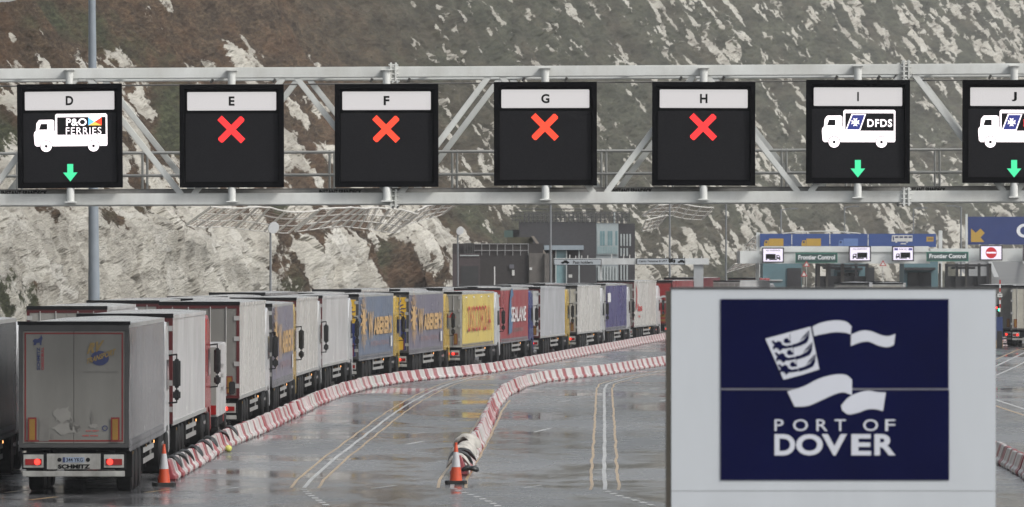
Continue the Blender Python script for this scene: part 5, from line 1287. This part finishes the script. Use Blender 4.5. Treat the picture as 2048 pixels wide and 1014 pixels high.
def screen(u0, v0, u1, v1, mode, label):
    d = 411.3; k = d / F; root = empty('lit_screen', (P(u0, 0, d).x, d, P(0, v1, d).z), 0, label, 'lit sign', 'lit signs on the control canopy')
    wd, ht = (u1 - u0) * k, (v1 - v0) * k
    MB().box(0, wd, -.05, .25, 0, ht).build('casing', booth_d, root); MB().box(.1, wd - .1, -.07, -.052, .1, ht - .1).build('screen_face', lit_screen, root)
    O = Vector((0, -.07, 0)); s = wd
    if mode == 'stop':
        flat([circ(wd / 2, ht / 2, ht * .36, 32)], O, X_, Z_, E('lit_stop_red', (.45, .01, .02), .8), root, 'stop_disc', off=.01)
        flat([rect(wd / 2 - ht * .31, ht * .45, wd / 2 + ht * .31, ht * .56)], O, X_, Z_, lit_screen, root, 'stop_bar', off=.016)
    else:
        m = -1 if mode == 'r' else 1
        f = lambda pts: [((wd / 2 + m * (a - .5) * s), b_ * s) for a, b_ in pts]
        flat([f(rect(.38, .17, .83, .40)), f([(.17, .12), (.83, .12), (.83, .165), (.17, .165)]), f([(.17, .17), (.18, .28), (.22, .35), (.35, .35), (.35, .17)])], O, X_, Z_, ink, root, 'lorry_picture', off=.01)
        flat([f([(.21, .25), (.23, .31), (.30, .31), (.30, .25)]), f(circ(.28, .12, .055, 14)), f(circ(.72, .12, .055, 14))], O, X_, Z_, lit_screen, root, 'lorry_picture_detail', off=.016)
        if mode != 'eu': lettering('ALL PASSPORTS', (wd * .18, -.07, ht * .76), X_, Z_, wd * .64, ht * .09, M('dim_ink', (.1, .09, .12), .5), root)
        else:
            flat([rect(wd * .1, ht * .72, wd * .27, ht * .86), rect(wd * .75, ht * .72, wd * .92, ht * .86)], O, X_, Z_, E('lit_navy', (.05, .05, .25), .6), root, 'flag_block', off=.01)
            lettering('EU/EEA ONLY', (wd * .32, -.07, ht * .74), X_, Z_, wd * .38, ht * .1, M('dim_ink', (.1, .09, .12), .5), root)
screen(1524, 495, 1568, 525.5, 'r', 'lit canopy sign with dark lorry facing right, leftmost of the row')
screen(1697.5, 492, 1742, 523, 'l', 'lit canopy sign with dark lorry facing left and a line of text')
screen(1784, 492, 1828, 522.5, 'eu', 'lit canopy sign with dark lorry and two small blue flags')
screen(1959.5, 490, 2005, 521, 'stop', 'lit canopy sign with red no entry disc')
screen(2046, 490, 2091, 521, 'stop', 'lit canopy sign cut by the right edge')
def booths():
    d = 424
    x = lambda u: P(u, 0, d).x; z = lambda v: P(0, v, d).z
    for i, (a, b_, v, lb) in enumerate(((1526, 1604, 525, 'teal clad control booth under the left of the canopy'), (1668, 1730, 523, 'teal control booth glimpsed between grey columns'), (1808, 1876, 523, 'teal clad control booth under the right green sign'))):
        root = empty('control_booth', (x(a), d, 0), 0, lb, 'booth', 'control booths under the canopy'); wd = x(b_) - x(a)
        MB().box(0, wd, 0, 5, 0, z(v)).build('wall', teal_b, root)
        if i == 0:
            MB().box(wd * .62, wd * .98, -.1, -.003, 0, z(536)).build('doorway', booth_d, root)
            MB().box(wd * .1, wd * .5, -.1, -.003, z(562), z(559)).build('ledge', pale_f, root)
        else:
            MB().box(wd * .1, wd * .8, -.05, -.003, 1, z(545)).build('window', glassm, root)
            MB().box(wd * .0, wd * .9, -.9, -.053, z(540), z(535)).build('awning', booth_d, root)
    for i, (a, b_, lb) in enumerate(((1625, 1725, 'dark framed kiosk left of the middle teal booth'), (1882, 1965, 'dark framed kiosk right of the teal booth, road visible through it'))):
        root = empty('kiosk', (x(a), d - 4, 0), 0, lb, 'kiosk', 'dark kiosks under the canopy'); wd = x(b_) - x(a)
        for f in (0, .25, .5, .78, 1): MB().box(wd * f, wd * f + .22, 0, .2, 0, z(527)).build('frame_post', booth_d, root)
        MB().box(0, wd, -.1, -.003, z(533), z(528.5)).build('frame_header', booth_d, root)
        MB().box(0, wd, .25, .6, 0, z(552)).build('counter', booth_d, root)
        MB().box(wd*.15, wd*.75, .3, 1.2, z(538), z(533.5)).build('roof_light', booth_d, root, bevel=.08)
    root = empty('kiosk', (x(1730), d + 2, 0), 0, 'low dark kiosk in the gap right of the middle teal booth', 'kiosk', 'dark kiosks under the canopy')
    MB().box(0, x(1752) - x(1730), 0, 2, 0, z(535)).build('wall', booth_d, root); MB().box(.2, 3.0, -.05, -.003, 1, 4).build('window', glassm, root)
booths()
def tri_sign(u, v, d, label):
    root = empty('warning_sign', (P(u, 0, d).x, d, 0), 0, label, 'road sign'); z = P(0, v, d).z; s = .27
    MB().tube((0, .03, 0), (0, .03, z), .03, n=6).build('post', gal, root)
    flat([[(-s, 0), (s, 0), (0, s * 1.7)]], (0, 0, z), X_, Z_, M('sign_red', (.4, .04, .04), .4), root, 'red_border', off=.0)
    flat([[(-s * .6, .06), (s * .6, .06), (0, s * 1.2)]], (0, 0, z), X_, Z_, plate_w, root, 'sign_face', off=.01)
tri_sign(1613, 533, 409, 'triangular warning sign below the left green sign'); tri_sign(1608, 553, 408, 'lower triangular warning sign beside the left teal booth'); tri_sign(1766, 532, 409, 'triangular warning sign below the middle of the canopy')

# blue sign boards
bluem = M('blue_sign_face', (.035, .075, .24), .4, var=.08, scale=.8)
gold = M('gold_sign_print', (.46, .29, .05), .4, var=.08)
def blue_boards():
    d = 470; root = empty('blue_sign_board', (0, d, 0), 0, 'long blue sign board with gold lorries and a white bus behind the canopy', 'sign')
    x = lambda u: P(u, 0, d).x; z = lambda v: P(0, v, d).z
    for (a, b_) in ((1520, 1583), (1584.5, 1659), (1660.5, 1735.5), (1737, 1872)):
        MB().box(x(a), x(b_), 0, .15, z(494), z(467.5)).build('sign_panel', bluem, root)
    for u in (1583.6, 1659.7, 1736.2):
        for v0, v1 in ((469, 476), (479, 488)): flat([rect(x(u - .8), z(v1), x(u + .8), z(v0))], (0, 0, 0), X_, Z_, plate_w, root, 'divider_dash', off=.01)
    for (u, m_) in ((1528, gold), (1603, gold), (1677, M('light_blue_print', (.12, .2, .42), .4))):
        w_ = 39
        flat([[(x(a), z(b_)) for a, b_ in rr] for rr in ([(u + 10, 492), (u + w_, 492), (u + w_, 477), (u + 10, 477)], [(u, 492), (u + 9.5, 492), (u + 9.5, 480.5), (u + 2, 480.5), (u, 486)])], (0, 0, 0), X_, Z_, m_, root, 'lorry_picture', off=.012)
        flat([rect(x(u + 2.5), z(486), x(u + 6.5), z(482.5))], (0, 0, 0), X_, Z_, t_nvy, root, 'lorry_window', off=.018)
    MB().add([], [])
    flat([[(x(1783), z(483)), (x(1825), z(483)), (x(1825), z(470.5)), (x(1784), z(470.5))]] + [circ(x(1792.5), z(483.5), .1, 12), circ(x(1814), z(483.5), .1, 12)], (0, 0, 0), X_, Z_, plate_w, root, 'bus_picture', off=.012)
    flat([rect(x(1790 + i * 9), z(476), x(1797 + i * 9), z(472.5)) for i in range(4)] + [rect(x(1785.5), z(481), x(1788), z(473))], (0, 0, 0), X_, Z_, t_nvy, root, 'bus_window', off=.018)
    flat([[(x(1800), z(488.5)), (x(1813), z(488.5)), (x(1811), z(486)), (x(1803), z(486))]], (0, 0, 0), X_, Z_, plate_w, root, 'car_picture', off=.012)
    flat([rect(x(1853), z(483), x(1867), z(473.5))], (0, 0, 0), X_, Z_, gold, root, 'symbol_plate', off=.012)
    flat(ring(x(1858), z(478), .06, .1, 10) + ring(x(1863), z(478), .06, .1, 10), (0, 0, 0), X_, Z_, t_nvy, root, 'symbol_rings', off=.018)
    for u in (1513, 1878): MB().box(x(u), x(u + 7), .2, .5, 0, z(461 if u > 1800 else 465)).build('sign_post', canw, root)
    arc = MB()
    pts = [P(1565 + i * 12, 467 - 4.5 * math.sin(math.pi * i / 13), d - .0) - Vector((0, d, 0)) for i in range(14)]
    for i in range(13): arc.tube(pts[i], pts[i + 1], .05, n=6)
    arc.build('cable_hoop', plate_w, root)
blue_boards()
def big_blue():
    d = 445; root = empty('blue_sign_board', (0, d, 0), 0, 'big blue overhead sign with gold arrow and white C at the right edge', 'sign')
    x = lambda u: P(u, 0, d).x; z = lambda v: P(0, v, d).z
    MB().box(x(1936), x(2300), 0, .15, z(489), z(433.5)).build('sign_panel', M('deep_blue_sign_face', (.024, .042, .155), .4, var=.08, scale=.8), root)
    ar = [(1942, 457), (1951.5, 465.5), (1961, 457), (1969.5, 466), (1961, 475), (1969, 484), (1942, 484)]
    flat([[(x(a), z(b_)) for a, b_ in ar]], (0, 0, 0), X_, Z_, gold, root, 'direction_arrow', off=.012)
    lettering('Cars', (x(2033), 0, z(475.5)), X_, Z_, x(2115) - x(2033), z(447) - z(475.5), M('sign_white_text', (.7, .7, .7)), root, bold=.03)
    MB().box(x(1931), x(1935), -.1, .2, 0, z(428)).build('sign_post', canw, root); MB().box(x(2296), x(2300), .2, .5, 0, z(428)).build('sign_post', canw, root)
big_blue()
# traffic light, barrier pole and black gatepost at the right edge
def traffic_light():
    d = 338; root = empty('traffic_light', (P(1998, 0, d).x, d, 0), 0, 'traffic light showing green on a blue post at the right edge', 'traffic light')
    x = lambda u: P(u, 0, d).x - P(1998, 0, d).x; z = lambda v: P(0, v, d).z
    MB().box(x(1988), x(2006), .2, .9, 0.5, z(634)).build('post_base', M('blue_booth_base', (.02, .04, .13), .45), root); MB().box(x(1988), x(2006), .18, .92, 0.0, .49).build('yellow_kerb', hazy_yel, root)
    MB().tube((x(1998), 0, z(634)), (x(1998), 0, z(608)), .05, n=8).build('post', darkm, root)
    hd = MB().box(x(1990), x(2002), -.1, .1, z(624), z(609)).build('signal_head', darkm, root)
    MB().box(x(1990.5), x(1994.5), -.14, -.102, z(617.5), z(613.5)).build('red_lamp', tail_red, hd); MB().box(x(1996), x(2001), -.14, -.102, z(622), z(617)).build('green_lamp', E('signal_green', (.05, 1, .45), 3), hd)
traffic_light()
def gate():
    d = 336; root = empty('barrier_arm', (P(2000, 0, d).x, d, 0), 0, 'raised red and white barrier arm with small speed notice at the right edge', 'barrier arm')
    x = lambda u: P(u, 0, d).x - P(2000, 0, d).x; z = lambda v: P(0, v, d).z
    for i in range(8):
        a, b_ = 560 + i * 8, 568 + i * 8
        MB().box(x(1998.6) , x(2001.4), -.03, .03, z(b_), z(a)).build('arm_segment', [M('sign_red', (0, 0, 0)), plate_w][i % 2], root)
    MB().box(x(1993.5), x(2005.5), -.08, -.04, z(595.5), z(586)).build('notice_border', ink, root); MB().box(x(1994.5), x(2004.5), -.1, -.081, z(594.5), z(587)).build('notice_face', plate_w, root)
    flat([rect(x(1997), z(591.3), x(2002.5), z(590.3))], (0, -.1, 0), X_, Z_, ink, root, 'notice_bar', off=.006)
    MB().box(x(1995), x(2005), .1, .5, 0, 1.1).build('barrier_housing', cone_b, root)
gate()

# ------------------------------------------------------------------ haze
hz = MB().box(-1560, 1560, -1450, 1560, -1.2, 140).build('haze', bpy.data.materials.new('haze_air')); tag(hz, kind='stuff')
hm = MATS_h = hz.data.materials[0]; hm.use_nodes = True; tt = hm.node_tree; tt.nodes.clear()
vo = tt.nodes.new('ShaderNodeVolumePrincipled'); vo.inputs['Density'].default_value = .00014; vo.inputs['Color'].default_value = (.92, .94, .96, 1); vo.inputs['Anisotropy'].default_value = .2
ou = tt.nodes.new('ShaderNodeOutputMaterial'); tt.links.new(vo.outputs[0], ou.inputs['Volume'])
S.cycles.max_bounces = 5; S.cycles.volume_bounces = 1; S.cycles.use_denoising = True
